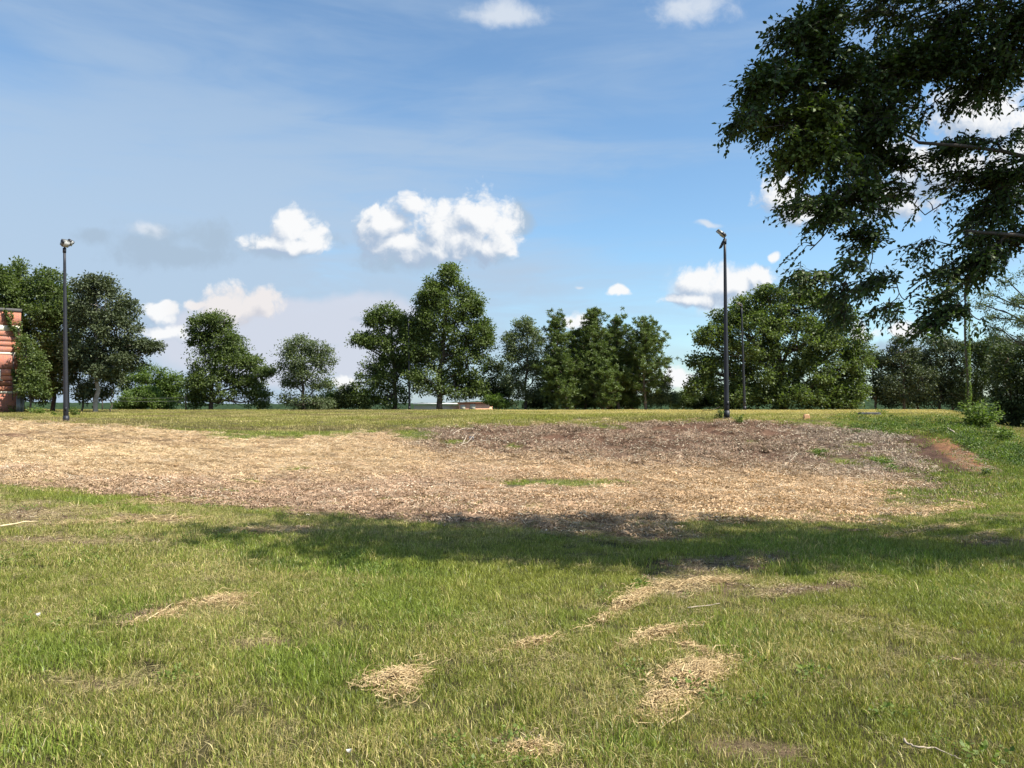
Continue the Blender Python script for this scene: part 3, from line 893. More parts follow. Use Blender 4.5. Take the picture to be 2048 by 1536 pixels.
def tree(name, label, cat, tx, Y, lobes, leaf=.26, dens=1.0, mat=None, bark=None, trunk_w=7, base_py=None, group=None, clump=.62, nleaf=44, seed=0,
         twigs=True, depth=1.0, flat=.6, lean=0.0, inner=.55):
    rng = np.random.default_rng(1000 + seed)
    mat = mat or M_OAK; bark = bark or M_BARKD
    X0 = (tx - 1024) / F * Y / 1.0
    zb = float(zground(np.array([X0]), np.array([Y]))[0]) - .1
    root = thing(name, label, cat, (X0, Y, zb), group)
    o = np.array([X0, Y, zb])
    cs, rad = [], []
    for (px, py, rx, ry) in lobes:
        c = np.array(at(px, py, Y)); s = Y / F
        a, b, c_ = rx * s, min(max(rx, ry) * .85, rx * 1.1) * s * depth, ry * s
        c[1] += rng.uniform(-.35, .35) * b
        cs.append(c - o); rad.append((a, b, c_))
    # ragged outline: smaller leafy lobes bud from each main one
    for i in range(len(cs)):
        nb = rng.integers(4, 8) if max(rad[i]) > .8 else 2
        for _ in range(nb):
            d = rng.normal(0, 1, 3); d[2] = d[2] * .8 + .2; d /= np.linalg.norm(d); q = rng.uniform(.26, .44)
            cs.append(cs[i] + d * np.array(rad[i]) * .82); rad.append(tuple(max(.28, k * q) for k in rad[i]))
    nmain = len(lobes)
    rad = [tuple(k * .98 for k in r) if i < nmain else r for i, r in enumerate(rad)]
    allc, src = [], []
    for i, (c, r) in enumerate(zip(cs, rad)):
        area = 4 * pi * (r[0] * r[1] + r[0] * r[2] + r[1] * r[2]) / 3
        n = max(5, int(area * dens * (.44 if i < nmain else .36) / clump ** 2))
        d = rng.normal(0, 1, (n, 3)); d /= np.linalg.norm(d, axis=1)[:, None]
        q = rng.uniform(0, 1, n) ** .5; q = inner + (1 - inner) * q
        q *= 1 + .55 * dirnoise(d, seed * 7 + i, 2.2)
        p = c + d * q[:, None] * np.array(r)
        allc.append(p); src += [i] * n
    P = np.concatenate(allc); src = np.array(src)
    P = P[P[:, 2] > .15 if len(P) else []] if False else P
    # crown leaves
    n = len(P); nl = int(nleaf * 1.12); leaf = leaf * .88
    cv = rng.uniform(0, 1, n)
    idx = np.repeat(np.arange(n), nl)
    g = rng.normal(0, 1, (len(idx), 3)); rr = np.linalg.norm(g, axis=1)[:, None]; g = g / rr * np.minimum(rr, 2.2) * .5
    cr = clump * rng.uniform(.45, 1.35, n)
    L = P[idx] + g * cr[idx][:, None] * np.array([1, 1, flat])
    L[:, 2] = np.maximum(L[:, 2], .1 + rng.uniform(0, .3, len(L)))
    dv = g + rng.normal(0, .4, g.shape) + np.array([0, 0, -.15])
    V, f = leaf_quads(L, dv, leaf * rng.uniform(.6, 1.2, len(L)), rng, .6, .6)
    v = np.repeat(np.clip(.45 * cv[idx] + .5 * rng.uniform(0, 1, len(L)) ** 1.5, 0, 1), 4)
    me = mesh_np('crown', V, f, [mat], False, {'v': v})
    link('crown', me, root)
    # trunk and limbs
    mb = MB(); tw = trunk_w * Y / F / 2
    top = np.array(cs[int(np.argmax([c[2] for c in cs]))]); topz = top[2]
    path = [np.array([0, 0, -.4]), np.array([lean * .2, 0, topz * .25]), np.array([top[0] * .35 + lean * .3, top[1] * .3, topz * .5]), np.array([top[0] * .7, top[1] * .6, topz * .78]), top]
    tp = np.array(path); tt = np.linspace(0, 4, 17)
    tp = np.stack([np.interp(tt, range(5), tp[:, k]) for k in range(3)], 1); tp[1:-1] += rng.normal(0, .05, (15, 3)) * [1, 1, 0]
    tr = tw * np.interp(np.linspace(0, 1, 17), [0, .05, .5, 1], [1.5, 1.05, .62, .16])
    mb.tube(tp, tr, 8)
    for i, (c, r) in enumerate(zip(cs, rad)):
        zi = max(.12 * topz, min(c[2] - abs(r[2]) * .9 - .4 * math.hypot(c[0], c[1]), topz * .85))
        k = int(np.argmin(np.abs(tp[:, 2] - zi))); p0 = tp[k]
        if i >= nmain:
            m_ = int(np.argmin([np.linalg.norm(c - q_) for q_ in cs[:nmain]])); mb.tube(curve(cs[m_], c, rng, .08, 4), np.linspace(tw * .14 + .012, .012, 4), 4, cap=False); continue
        cu = curve(p0, c, rng, .06, 6)
        mb.tube(cu, np.linspace(tr[k] * .62, tw * .12 + .012, 6), 5)
        if twigs and i < nmain:
            own = np.nonzero(src == i)[0]
            for j in own[rng.uniform(0, 1, len(own)) < .30][:26]:
                q = cu[rng.integers(2, 6)]
                mb.tube(curve(q, P[j], rng, .07, 4), np.linspace(tw * .16 + .012, .010, 4), 3, cap=False)
    mb.build('trunk', bark, root, True)
    TREES.append(root)
    return root


def pine(name, label, tx, Y, top_py, base_py, hw, seed, group, crown_from=.22, tufts=1.0):
    rng = np.random.default_rng(3000 + seed)
    X0 = (tx - 1024) / F * Y; zb = float(zground(np.array([X0]), np.array([Y]))[0]) - .1
    H = at(tx, top_py, Y)[2] - zb; W = hw * Y / F * 1.25
    root = thing(name, label, 'pine tree', (X0, Y, zb), group)
    mb = MB(); tw = .16
    bend = rng.normal(0, .15, 2)
    tz = np.linspace(-.3, H - .15, 14); tp = np.stack([bend[0] * np.sin(tz / H * 3), bend[1] * np.sin(tz / H * 3), tz], 1)
    mb.tube(tp, np.linspace(tw, .03, 14), 7)
    C = []
    z = H * crown_from
    while z < H - .1:
        f_ = (z - H * crown_from) / (H * (1 - crown_from))
        prof = W * 1.12 * (1.0 - .78 * f_ ** 1.9) * (.55 + .45 * min(1, f_ * 4)) * rng.uniform(.75, 1.15)
        nb = rng.integers(4, 7); a0 = rng.uniform(0, 2 * pi)
        for k in range(nb):
            a = a0 + k * 2 * pi / nb + rng.normal(0, .25); L = prof * rng.uniform(.65, 1.15)
            up = .25 + .55 * f_
            p0 = np.array([np.interp(z, tz, tp[:, 0]), np.interp(z, tz, tp[:, 1]), z])
            p1 = p0 + np.array([cos(a) * L, sin(a) * L, L * up * rng.uniform(.4, 1.1)])
            cu = curve(p0, p1, rng, .05, 5, -.05); mb.tube(cu, np.linspace(.035, .010, 5), 3, cap=False)
            m = max(2, int(L / .34 * tufts))
            for t in np.linspace(.35, 1.0, m):
                q = p0 + (p1 - p0) * t + rng.normal(0, .13 + .10 * t, 3); C.append(q)
                C.append(q + rng.normal(0, .26, 3))
        z += rng.uniform(.26, .46)
    for k in range(4): C.append(np.array([tp[-1, 0], tp[-1, 1], H - .1 - k * .15]) + rng.normal(0, .06, 3))
    C = np.array(C); n = len(C); nl = 30
    idx = np.repeat(np.arange(n), nl)
    g = rng.normal(0, 1, (len(idx), 3)); g[:, 2] = g[:, 2] * .7 + .55; g /= np.linalg.norm(g, axis=1)[:, None]
    base = C[idx] + rng.normal(0, .05, (len(idx), 3))
    V, f = leaf_quads(base, g, .30 * rng.uniform(.7, 1.2, len(idx)), rng, .20, .2)
    cv = rng.uniform(0, 1, n)
    v = np.repeat(np.clip(.4 * cv[idx] + .6 * rng.uniform(0, 1, len(idx)), 0, 1), 4)
    link('crown', mesh_np('crown', V, f, [M_PINE], False, {'v': v}), root)
    mb.build('trunk', M_BARK, root, True)
    return root


def make_trees():
    G1 = 'trees along the left edge of the field'; G2 = 'trees behind the plateau'; G3 = 'woods behind the right end of the field'
    tree('oak_tree', 'tall dark tree rising behind the brick building roof, highest of the left trees', 'tree', 45, 64,
         [(32, 560, 14, 34), (28, 590, 34, 34), (70, 592, 34, 34), (15, 640, 44, 40), (72, 640, 44, 44), (50, 700, 48, 46), (90, 720, 40, 40), (60, 770, 44, 34)], seed=1, trunk_w=9, group=G1, dens=1.3)
    tree('oak_tree', 'dark tree with twiggy top just left of the tall near light pole', 'tree', 106, 63,
         [(140, 620, 26, 34), (135, 700, 30, 40), (96, 562, 22, 22), (112, 592, 26, 26), (104, 630, 34, 34), (128, 660, 30, 40), (112, 705, 34, 36), (110, 755, 32, 34), (88, 780, 24, 24)], seed=2, trunk_w=8, group=G1, dens=1.4)
    tree('oak_tree', 'leaning tree cut by the left edge of the view behind the brick building', 'tree', -40, 62,
         [(-30, 570, 40, 36), (0, 560, 18, 22), (-10, 600, 34, 34), (-40, 650, 60, 50), (-50, 730, 60, 60)], seed=3, trunk_w=9, group=G1)
    tree('cedar_tree', 'broad dark cedar with a bare grey trunk and one branch reaching right', 'tree', 193, 60,
         [(178, 578, 26, 22), (204, 580, 24, 24), (166, 606, 26, 30), (212, 612, 42, 34), (250, 622, 26, 34), (180, 648, 40, 34), (236, 660, 46, 34), (262, 690, 34, 20), (298, 693, 22, 7), (206, 700, 54, 30),
          (168, 712, 32, 30), (250, 722, 38, 18), (200, 742, 34, 16)], seed=4, trunk_w=9, bark=M_BARKL, mat=M_CEDAR, leaf=.24, clump=.55, group=G1, nleaf=46)
    tree('cedar_tree', 'slender dark cedar understory tree right of the near light pole', 'tree', 165, 61,
         [(160, 690, 26, 34), (150, 742, 26, 30), (172, 780, 22, 18)], seed=5, trunk_w=4, mat=M_CEDAR, group=G1, dens=.7)
    tree('cedar_tree', 'thin shaded tree with sky showing between its stems beside the cedar', 'tree', 222, 63,
         [(222, 755, 22, 26), (240, 740, 22, 18), (212, 790, 18, 12)], seed=6, trunk_w=3, mat=M_CEDAR, group=G1, dens=.5)
    tree('young_tree', 'bright green vine covered young tree against the brick building corner', 'tree', 62, 57.0,
         [(54, 692, 13, 16), (62, 718, 20, 20), (74, 745, 24, 20), (62, 775, 22, 22), (82, 775, 16, 18)], seed=7, trunk_w=4, mat=M_OAK, leaf=.2, clump=.45, group=G1)
    tree('broadleaf_tree', 'low rounded light green tree between the cedar and the dark leaning tree', 'tree', 318, 80,
         [(300, 752, 34, 22), (338, 764, 30, 24), (268, 768, 24, 20), (352, 790, 22, 20), (320, 790, 34, 22)], seed=8, trunk_w=4, mat=M_OAKL, leaf=.26, group=G2)
    tree('bush', 'bright green bush in front of the low rounded light green tree', 'bush', 288, 76,
         [(285, 796, 40, 18), (262, 806, 34, 12), (318, 806, 36, 12), (295, 786, 22, 12)], seed=9, trunk_w=2, mat=M_OAKL, leaf=.22, clump=.45, group=G2)
    tree('oak_tree', 'dark tree with a wide skirt and one branch drooping to its right', 'tree', 422, 74,
         [(405, 642, 20, 18), (440, 645, 26, 20), (395, 668, 20, 24), (430, 680, 38, 28), (470, 690, 26, 28), (410, 722, 34, 32), (462, 726, 36, 30), (500, 726, 24, 14), (528, 744, 22, 10),
          (395, 770, 30, 30), (440, 775, 46, 36), (492, 772, 34, 26), (515, 796, 24, 20), (385, 800, 20, 18)], seed=10, trunk_w=9, leaf=.26, group=G2, clump=.6)
    tree('locust_tree', 'grey green feathery tree with an open forked trunk', 'tree', 606, 72,
         [(598, 690, 26, 18), (574, 705, 22, 16), (636, 700, 26, 18), (612, 718, 34, 22), (650, 728, 20, 20), (580, 738, 28, 14), (622, 752, 36, 16), (584, 764, 20, 10), (642, 770, 24, 12),
          (605, 800, 34, 16), (572, 798, 14, 8), (640, 806, 26, 10)], seed=11, trunk_w=7, mat=M_FEATH, leaf=.22, clump=.6, dens=.8, group=G2, nleaf=34)
    tree('bush', 'light green bush under the right side of the feathery tree', 'bush', 660, 78,
         [(655, 798, 22, 14), (672, 804, 20, 12), (640, 808, 18, 9)], seed=12, trunk_w=2, mat=M_OAKL, leaf=.22, clump=.4, group=G2)
    tree('bush', 'dark green bush at the left foot of the twin crowned tree', 'bush', 698, 76,
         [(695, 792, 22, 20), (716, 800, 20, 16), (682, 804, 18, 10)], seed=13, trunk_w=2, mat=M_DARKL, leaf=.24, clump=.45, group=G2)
    tree('oak_tree', 'ragged dark tree with lobed arms left of the tallest middle tree', 'tree', 790, 76,
         [(822, 660, 26, 26), (715, 684, 12, 9), (742, 632, 10, 10), (820, 720, 26, 40),(772, 632, 24, 22), (800, 640, 20, 20), (752, 650, 16, 20), (728, 680, 24, 15), (760, 686, 26, 16), (792, 690, 30, 36), (748, 728, 28, 26), (788, 745, 34, 34), (735, 770, 30, 26), (780, 790, 40, 24), (728, 798, 24, 16)],
         seed=14, trunk_w=9, leaf=.26, group=G2)
    tree('oak_tree', 'tallest tree of the middle with a pointed leafy top', 'tree', 880, 75,
         [(897, 548, 17, 20), (872, 572, 20, 18), (908, 576, 24, 22), (862, 600, 26, 26), (904, 612, 34, 30), (938, 622, 20, 28), (866, 648, 38, 34), (916, 660, 42, 36), (954, 672, 26, 26), (968, 690, 14, 18), (952, 610, 13, 18), (858, 598, 20, 20), (938, 596, 14, 16), (975, 668, 11, 14), (826, 690, 28, 36), (838, 652, 30, 24), (848, 622, 18, 14), (966, 650, 14, 16),
          (840, 700, 34, 36), (890, 712, 46, 40), (938, 724, 38, 34), (858, 762, 40, 34), (910, 772, 44, 30), (950, 772, 26, 22)], seed=15, trunk_w=11, leaf=.27, group=G2, clump=.64)
    tree('broadleaf_tree', 'small dark tree filling the gap between the tallest tree and the pines', 'tree', 992, 78,
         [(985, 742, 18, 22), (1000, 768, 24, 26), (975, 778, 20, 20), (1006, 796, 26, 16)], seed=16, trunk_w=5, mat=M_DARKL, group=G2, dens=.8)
    tree('bush', 'small yellow green bush at the foot of the small dark tree', 'bush', 992, 74,
         [(988, 802, 18, 12), (1004, 808, 14, 7)], seed=17, trunk_w=1.5, mat=M_OAKL, leaf=.2, clump=.35, group=G2)
    tree('cedar_tree', 'soft topped grey green cedar left of the pines', 'tree', 1052, 75,
         [(1050, 652, 18, 16), (1030, 680, 22, 22), (1066, 680, 24, 24), (1020, 714, 20, 24), (1056, 722, 32, 30), (1080, 742, 24, 26), (1030, 758, 28, 26), (1062, 782, 34, 20)], seed=18,
         trunk_w=6, mat=M_FEATH, leaf=.22, clump=.5, group=G2, nleaf=40)
    PG = 'pines in the middle of the tree line'
    pine('pine_tree', 'first pine from the left with tufted open top', 1113, 73, 634, 815, 30, 1, PG, .10)
    pine('pine_tree', 'shorter pine between the first and the tallest pine', 1150, 74, 662, 815, 26, 2, PG, .08)
    pine('pine_tree', 'tallest pine with a narrow pointed top', 1190, 73, 624, 815, 36, 3, PG, .10)
    pine('pine_tree', 'pine with a forked pale trunk right of the tallest pine', 1237, 74, 638, 815, 30, 4, PG, .12)
    pine('pine_tree', 'last pine with wide branches on its right side and two bare stems', 1292, 73, 646, 815, 44, 5, PG, .22)
    pine('pine_tree', 'low pine in front of the gap between the last two tall pines', 1264, 75, 700, 815, 28, 6, PG, .12)
    pine('pine_tree', 'low spreading pine between the cedar and the shorter pine', 1135, 71.5, 716, 815, 30, 7, PG, .08)
    pine('pine_tree', 'low pine in front of the tallest pine trunk', 1205, 71.5, 724, 815, 28, 8, PG, .08)
    pine('pine_tree', 'slim pine half hidden between the shorter pine and the tallest one', 1170, 76, 672, 815, 26, 9, PG, .1)
    pine('pine_tree', 'slim pine half hidden between the tallest pine and the forked one', 1216, 76.5, 668, 815, 26, 10, PG, .1)
    tree('bush', 'olive bush at the right foot of the last pine', 'bush', 1322, 74, [(1320, 772, 20, 22), (1330, 796, 22, 16), (1306, 800, 22, 14)], seed=19, trunk_w=2, mat=M_FEATH, leaf=.2, clump=.4, group=G2)
    for i, (x, w, lab) in enumerate([(1085, 34, 'low scrub below the soft topped cedar'), (1160, 40, 'low scrub around the stems of the middle pines'), (1240, 36, 'low scrub below the forked pine'),
                                     (1375, 34, 'low hedge bush in the gap between pines and round oak'), (1420, 40, 'low hedge bush at the left foot of the round oak')]):
        tree('bush', lab, 'bush', x, 78, [(x - w * .5, 804, w * .5, 12), (x, 798, w * .55, 16), (x + w * .5, 803, w * .5, 13)], seed=20 + i, trunk_w=1.5, mat=(M_DARKL if i != 3 else M_OAK), leaf=.22, clump=.42, group=G2)
    tree('round_oak_tree', 'huge round dark oak behind the two right light poles', 'tree', 1568, 72,
         [(1548, 592, 34, 24), (1600, 590, 28, 20), (1500, 612, 34, 24), (1640, 606, 36, 22), (1462, 636, 34, 26), (1560, 632, 56, 34), (1672, 632, 36, 28), (1424, 672, 32, 30), (1500, 680, 60, 44), (1600, 680, 70, 46),
          (1690, 680, 42, 40), (1404, 730, 28, 30), (1712, 726, 28, 40), (1396, 770, 24, 24), (1450, 750, 50, 44), (1540, 750, 66, 46), (1640, 748, 66, 46), (1700, 775, 42, 34), (1480, 792, 60, 24), (1580, 794, 70, 24),
          (1670, 796, 54, 22)], seed=30, trunk_w=16, leaf=.30, group=G2, clump=.62, nleaf=40, depth=.9, dens=1.45)
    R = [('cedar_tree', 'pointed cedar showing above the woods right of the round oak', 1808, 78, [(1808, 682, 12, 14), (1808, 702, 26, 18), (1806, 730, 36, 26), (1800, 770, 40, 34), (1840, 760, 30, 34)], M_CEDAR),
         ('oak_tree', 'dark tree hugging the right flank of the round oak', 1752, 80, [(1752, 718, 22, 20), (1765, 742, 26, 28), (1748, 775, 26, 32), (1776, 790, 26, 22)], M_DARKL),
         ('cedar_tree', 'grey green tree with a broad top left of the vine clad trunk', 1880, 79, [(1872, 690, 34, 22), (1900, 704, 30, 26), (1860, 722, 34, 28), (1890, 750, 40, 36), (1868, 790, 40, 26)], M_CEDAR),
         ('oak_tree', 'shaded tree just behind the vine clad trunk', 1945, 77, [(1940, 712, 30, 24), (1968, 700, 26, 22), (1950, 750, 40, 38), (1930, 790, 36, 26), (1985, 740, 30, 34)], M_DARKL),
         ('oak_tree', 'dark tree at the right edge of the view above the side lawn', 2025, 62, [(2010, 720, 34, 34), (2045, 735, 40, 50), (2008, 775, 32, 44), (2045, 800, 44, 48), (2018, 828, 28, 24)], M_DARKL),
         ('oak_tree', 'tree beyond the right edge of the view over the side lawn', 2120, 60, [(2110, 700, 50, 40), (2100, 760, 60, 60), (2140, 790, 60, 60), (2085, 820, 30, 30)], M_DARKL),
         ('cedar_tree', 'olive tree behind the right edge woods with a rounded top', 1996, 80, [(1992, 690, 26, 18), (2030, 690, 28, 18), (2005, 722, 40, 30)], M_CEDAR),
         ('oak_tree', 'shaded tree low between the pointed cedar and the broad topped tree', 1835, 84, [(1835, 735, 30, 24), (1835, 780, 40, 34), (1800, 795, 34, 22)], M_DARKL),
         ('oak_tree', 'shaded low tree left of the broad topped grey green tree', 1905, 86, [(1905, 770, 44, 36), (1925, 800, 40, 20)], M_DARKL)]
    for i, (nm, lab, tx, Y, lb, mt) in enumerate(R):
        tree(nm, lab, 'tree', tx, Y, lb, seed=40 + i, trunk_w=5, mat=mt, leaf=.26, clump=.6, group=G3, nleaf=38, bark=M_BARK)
    # open feathery tree whose limbs reach in from the right
    tree('locust_tree', 'open wispy tree with bare crooked limbs reaching in over the right edge woods', 'tree', 2150, 44,
         [(2020, 560, 22, 10), (2046, 545, 26, 12), (1990, 590, 22, 10), (2030, 600, 30, 12), (1965, 610, 14, 8), (1985, 636, 24, 10), (2040, 640, 34, 10), (2010, 660, 26, 9), (2080, 600, 50, 40), (2120, 560, 50, 40), (2110, 650, 50, 30)],
         seed=60, trunk_w=12, mat=M_FEATH, leaf=.13, clump=.38, dens=.5, group=G3, nleaf=26, bark=M_BARKD, inner=.1)


make_trees()


# ------------------------------------------------------------------ the near elm whose branches hang into the view
# openings between the boughs of the near elm
GAPS = [(1715, 70, 40, 24), (1965, 240, 80, 38), (1868, 200, 36, 14), (1835, 300, 36, 12), (1885, 468, 50, 26), (1795, 520, 40, 24), (1835, 572, 36, 26), (1660, 500, 34, 30), (2020, 300, 40, 9), (1925, 405, 28, 8),
        (1760, 440, 26, 9), (1812, 660, 22, 20), (1600, 480, 30, 40), (1700, 610, 14, 18)]


def make_elm():
    rng = np.random.default_rng(77)
    T0 = np.array([9.4, 7.9]); zb = float(zground(T0[:1], T0[1:])[0]) - .05
    root = thing('elm_tree', 'near shade tree whose leafy branches hang into the upper right of the view', 'tree', (T0[0], T0[1], zb))
    o = np.array([T0[0], T0[1], zb])
    # lobes: photograph position, depth, radius (m), sprays, and free ones above the frame
    lob = []
    for (px, py, Y, rx, ry, n) in [
        (1640, 40, 7.6, 80, 45, 60), (1760, 30, 8.4, 110, 60, 80), (1900, 60, 8.0, 130, 80, 120), (2030, 60, 7.6, 90, 90, 80),
        (1560, 165, 7.4, 62, 44, 60), (1660, 170, 7.8, 90, 70, 110), (1780, 150, 8.0, 100, 60, 110), (1500, 235, 7.4, 34, 18, 16),
        (1600, 245, 7.6, 75, 55, 95), (1710, 250, 8.0, 85, 60, 110), (1830, 215, 8.4, 60, 34, 40), (1950, 170, 8.0, 110, 45, 90),
        (1580, 310, 7.6, 34, 22, 26), (1680, 330, 7.8, 75, 42, 80), (1780, 320, 8.2, 70, 38, 55), (1700, 400, 7.7, 72, 36, 62), (1790, 390, 8.3, 60, 24, 26),
        (1660, 445, 7.6, 40, 26, 26), (1720, 475, 7.8, 44, 26, 26), (1700, 530, 7.5, 28, 26, 14), (1635, 555, 7.5, 44, 10, 12), (1680, 590, 7.5, 30, 16, 14), (1740, 570, 7.8, 30, 20, 12), (1770, 620, 7.7, 24, 14, 9),
        (1640, 100, 7.6, 80, 50, 70), (1590, 60, 7.5, 45, 30, 30), (1520, 190, 7.4, 40, 24, 24), (1560, 250, 7.4, 50, 34, 40), (1640, 300, 7.6, 60, 40, 60), (1860, 130, 8.0, 90, 70, 110), (1990, 130, 7.8, 80, 60, 90), (1600, 360, 7.6, 30, 20, 20), (1620, 500, 7.5, 40, 16, 16), (1760, 240, 7.8, 70, 50, 70),
        (1810, 600, 7.9, 26, 14, 9), (1478, 240, 7.3, 26, 12, 14), (1590, 552, 7.4, 34, 8, 7), (1500, 165, 7.3, 30, 16, 14), (1600, 410, 7.5, 34, 16, 14), (1690, 640, 7.5, 24, 16, 10), (1880, 590, 7.5, 40, 30, 30), (1850, 430, 8.3, 60, 22, 28), (1900, 300, 8.0, 60, 20, 26), (1980, 285, 7.8, 70, 22, 36), (2030, 350, 8.0, 70, 42, 60), (1940, 360, 8.2, 70, 30, 40),
        (1990, 420, 8.0, 80, 30, 50), (1930, 470, 7.8, 60, 22, 34), (2010, 480, 7.8, 60, 30, 44), (1960, 530, 7.6, 60, 30, 50), (1930, 580, 7.5, 50, 28, 52), (1900, 630, 7.4, 44, 24, 50), (1850, 655, 7.4, 34, 10, 16),
        (1960, 640, 7.5, 26, 24, 26), (1770, 560, 7.8, 24, 12, 8), (1830, 500, 7.9, 50, 14, 14), (1870, 545, 7.7, 26, 12, 12)]:
        c = np.array(at(px, py, Y)); s = Y / F
        lob.append((c - o, np.array([rx * s, max(.35, .75 * rx * s), ry * s]), n, 1.0))
    for (x, y, z, rx, ry, rz, n) in [(4.6, 7.8, 6.9, 1.5, 1.6, .5, 210), (6.4, 8.0, 7.6, 1.8, 2.0, .7, 270), (8.6, 8.0, 8.4, 2.2, 2.4, 1.0, 330), (7.2, 7.0, 5.8, 1.4, 1.4, .8, 130), (9.6, 7.4, 6.4, 2.0, 2.2, 1.2, 230),
                                     (11.5, 7.8, 7.0, 2.2, 2.6, 1.5, 280), (5.6, 9.2, 7.4, 1.8, 1.0, .5, 170), (7.6, 8.8, 5.2, 1.5, 1.2, .7, 120), (13.6, 8.2, 6.4, 2.0, 2.6, 1.6, 230), (3.4, 8.0, 6.9, 1.1, 1.3, .35, 110),
                                     (3.0, 7.2, 7.9, 1.6, 1.1, .4, 150), (5.2, 6.6, 8.2, 1.6, 1.1, .5, 160), (4.0, 6.3, 7.3, 1.5, 1.0, .35, 150), (6.6, 6.2, 7.4, 1.6, 1.1, .45, 170), (9.0, 6.2, 7.6, 1.7, 1.2, .5, 180),
                                     (11.6, 6.3, 7.6, 1.8, 1.2, .6, 180), (8.0, 9.4, 7.4, 1.8, 1.0, .6, 170), (3.2, 9.0, 7.6, 1.5, .8, .35, 110),
                                     (7.3, 8.0, 3.9, 1.3, 1.2, .6, 110), (8.6, 7.6, 4.9, 1.5, 1.4, .8, 140), (6.9, 8.2, 5.0, 1.2, 1.2, .5, 100), (9.0, 8.2, 3.5, 1.3, 1.2, .5, 90)]:
        lob.append((np.array([x, y, z]) - o, np.array([rx, ry, rz]), int(n * .62), 1.6 if z > 5.5 else 1.05))
    # trunk, a few limbs, then each bough grows from the nearest wood already there
    mb = MB()
    tz = np.linspace(-.3, 8.0, 14); tp = np.stack([-.10 * tz + .1 * np.sin(tz), .06 * np.sin(tz * 1.3), tz], 1)
    mb.tube(tp, np.interp(tz, [-.3, 0, 2, 8], [.42, .33, .26, .07]), 10)
    wood = [(tp[k], np.interp(tz[k], [0, 8], [.14, .06])) for k in range(5, 14)]
    for (k, c, r0) in [(6, (-4.2, -.2, 5.0), .07), (8, (-4.6, .2, 6.2), .075), (5, (-5.0, -.5, 3.4), .042), (6, (-5.4, -.4, 4.3), .042), (5, (-3.6, -.2, 2.6), .065), (11, (-3.0, 1.2, 7.2), .06), (10, (1.8, .4, 6.8), .07), (9, (-2.0, -1.2, 5.6), .06)]:
        cu = curve(tp[k], c, rng, .07, 14, .10); rr = np.linspace(r0, .016, 14)
        mb.tube(cu, rr, 7); wood += [(cu[j], rr[j]) for j in range(3, 14)]
    twg = MB(); LP = []; LD = []; LS = []; LV = []; hang = []
    order = sorted(range(len(lob)), key=lambda i: np.linalg.norm(lob[i][0] - tp[8]))
    for li in order:
        c, r, n, ls = lob[li]
        W_ = np.array([w[0] for w in wood]); dd_ = np.linalg.norm(W_ - c, axis=1) + .35 * np.maximum(0, c[0] - W_[:, 0] + .2) * 3
        k = int(np.argmin(dd_)); r0 = min(.034, wood[k][1] * .8)
        cu = curve(wood[k][0], c, rng, .12, 8, .05); rr = np.linspace(r0, .006, 8)
        mb.tube(cu, rr, 5); wood += [(cu[j], rr[j]) for j in range(2, 8)]
        cu = np.concatenate([cu[2:], c + rng.normal(0, .4, (6, 3)) * r])
        yel = float(((c[0] + o[0] - 3.0) ** 2 + (c[2] + o[2] - 4.35) ** 2) < .30 and c[1] + o[1] < 7.7)  # sunlit sprays: the sun on them is painted in as a lighter leaf value
        m = int(n * 2.2)
        d = rng.normal(0, 1, (m, 3)); d /= np.linalg.norm(d, axis=1)[:, None]
        q = rng.uniform(0, 1, m) ** .45
        P = c + d * q[:, None] * r * 1.0
        P += .35 * r * (np.stack([fbm(P[:, 0] * 3.5, P[:, 2] * 3.5, 60 + k_, 2) for k_ in range(3)], 1) - .5) * 2
        qx, qy = project(P[:, 0] + o[0], P[:, 1] + o[1], P[:, 2] + o[2])
        ok = fbm(P[:, 0] * 2.1 + P[:, 1], P[:, 2] * 2.6 + P[:, 1] * .6, 91, 3, .6) > np.interp(qy, [0, 260, 420], [.30, .37, .42])
        for (ex, ey, erx, ery) in GAPS: ok &= ((qx - ex) / erx) ** 2 + ((qy - ey) / ery) ** 2 > 1
        for j in np.nonzero(ok)[0]:
            outw = P[j] - cu[3]; outw /= np.linalg.norm(outw) + 1e-9
            dr = np.array([-.40, -.05, -.38]) + .85 * outw + rng.normal(0, .30, 3); dr /= np.linalg.norm(dr)
            L = rng.uniform(.16, .36)
            p0 = P[j] - dr * L * .5
            if rng.uniform() < .35:
                qn = cu[int(np.argmin(np.linalg.norm(cu[:6] - p0, axis=1)))]
                twg.tube(curve(qn, p0, rng, .07, 5, .03), np.linspace(.007, .003, 5), 3, cap=False)
            tt = np.linspace(0, 1, 5)[:, None]
            ax = p0 + dr * L * tt; ax[:, 2] -= .10 * L * (tt[:, 0] ** 2) * 2
            twg.tube(ax, np.linspace(.004, .0018, 5), 3, cap=False)
            nl = int(L / .021)
            side = np.cross(dr, np.array([0, 0, 1.0]) + rng.normal(0, .3, 3)); side /= np.linalg.norm(side)
            tl = np.linspace(.02, 1, nl)
            sg = np.where(np.arange(nl) % 2 == 0, 1, -1)
            base = p0 + dr * L * tl[:, None]; base[:, 2] -= .2 * L * tl ** 2
            dd = dr * .65 + side * sg[:, None] * .8 + rng.normal(0, .28, (nl, 3)) + np.array([0, 0, -.28])
            LP.append(base); LD.append(dd); LS.append(rng.uniform(.038, .068, nl) * ls)
            cvv = rng.uniform(0, .5)
            LV.append(np.clip(cvv * .5 + rng.uniform(0, .35, nl) + yel * .6, 0, 1))
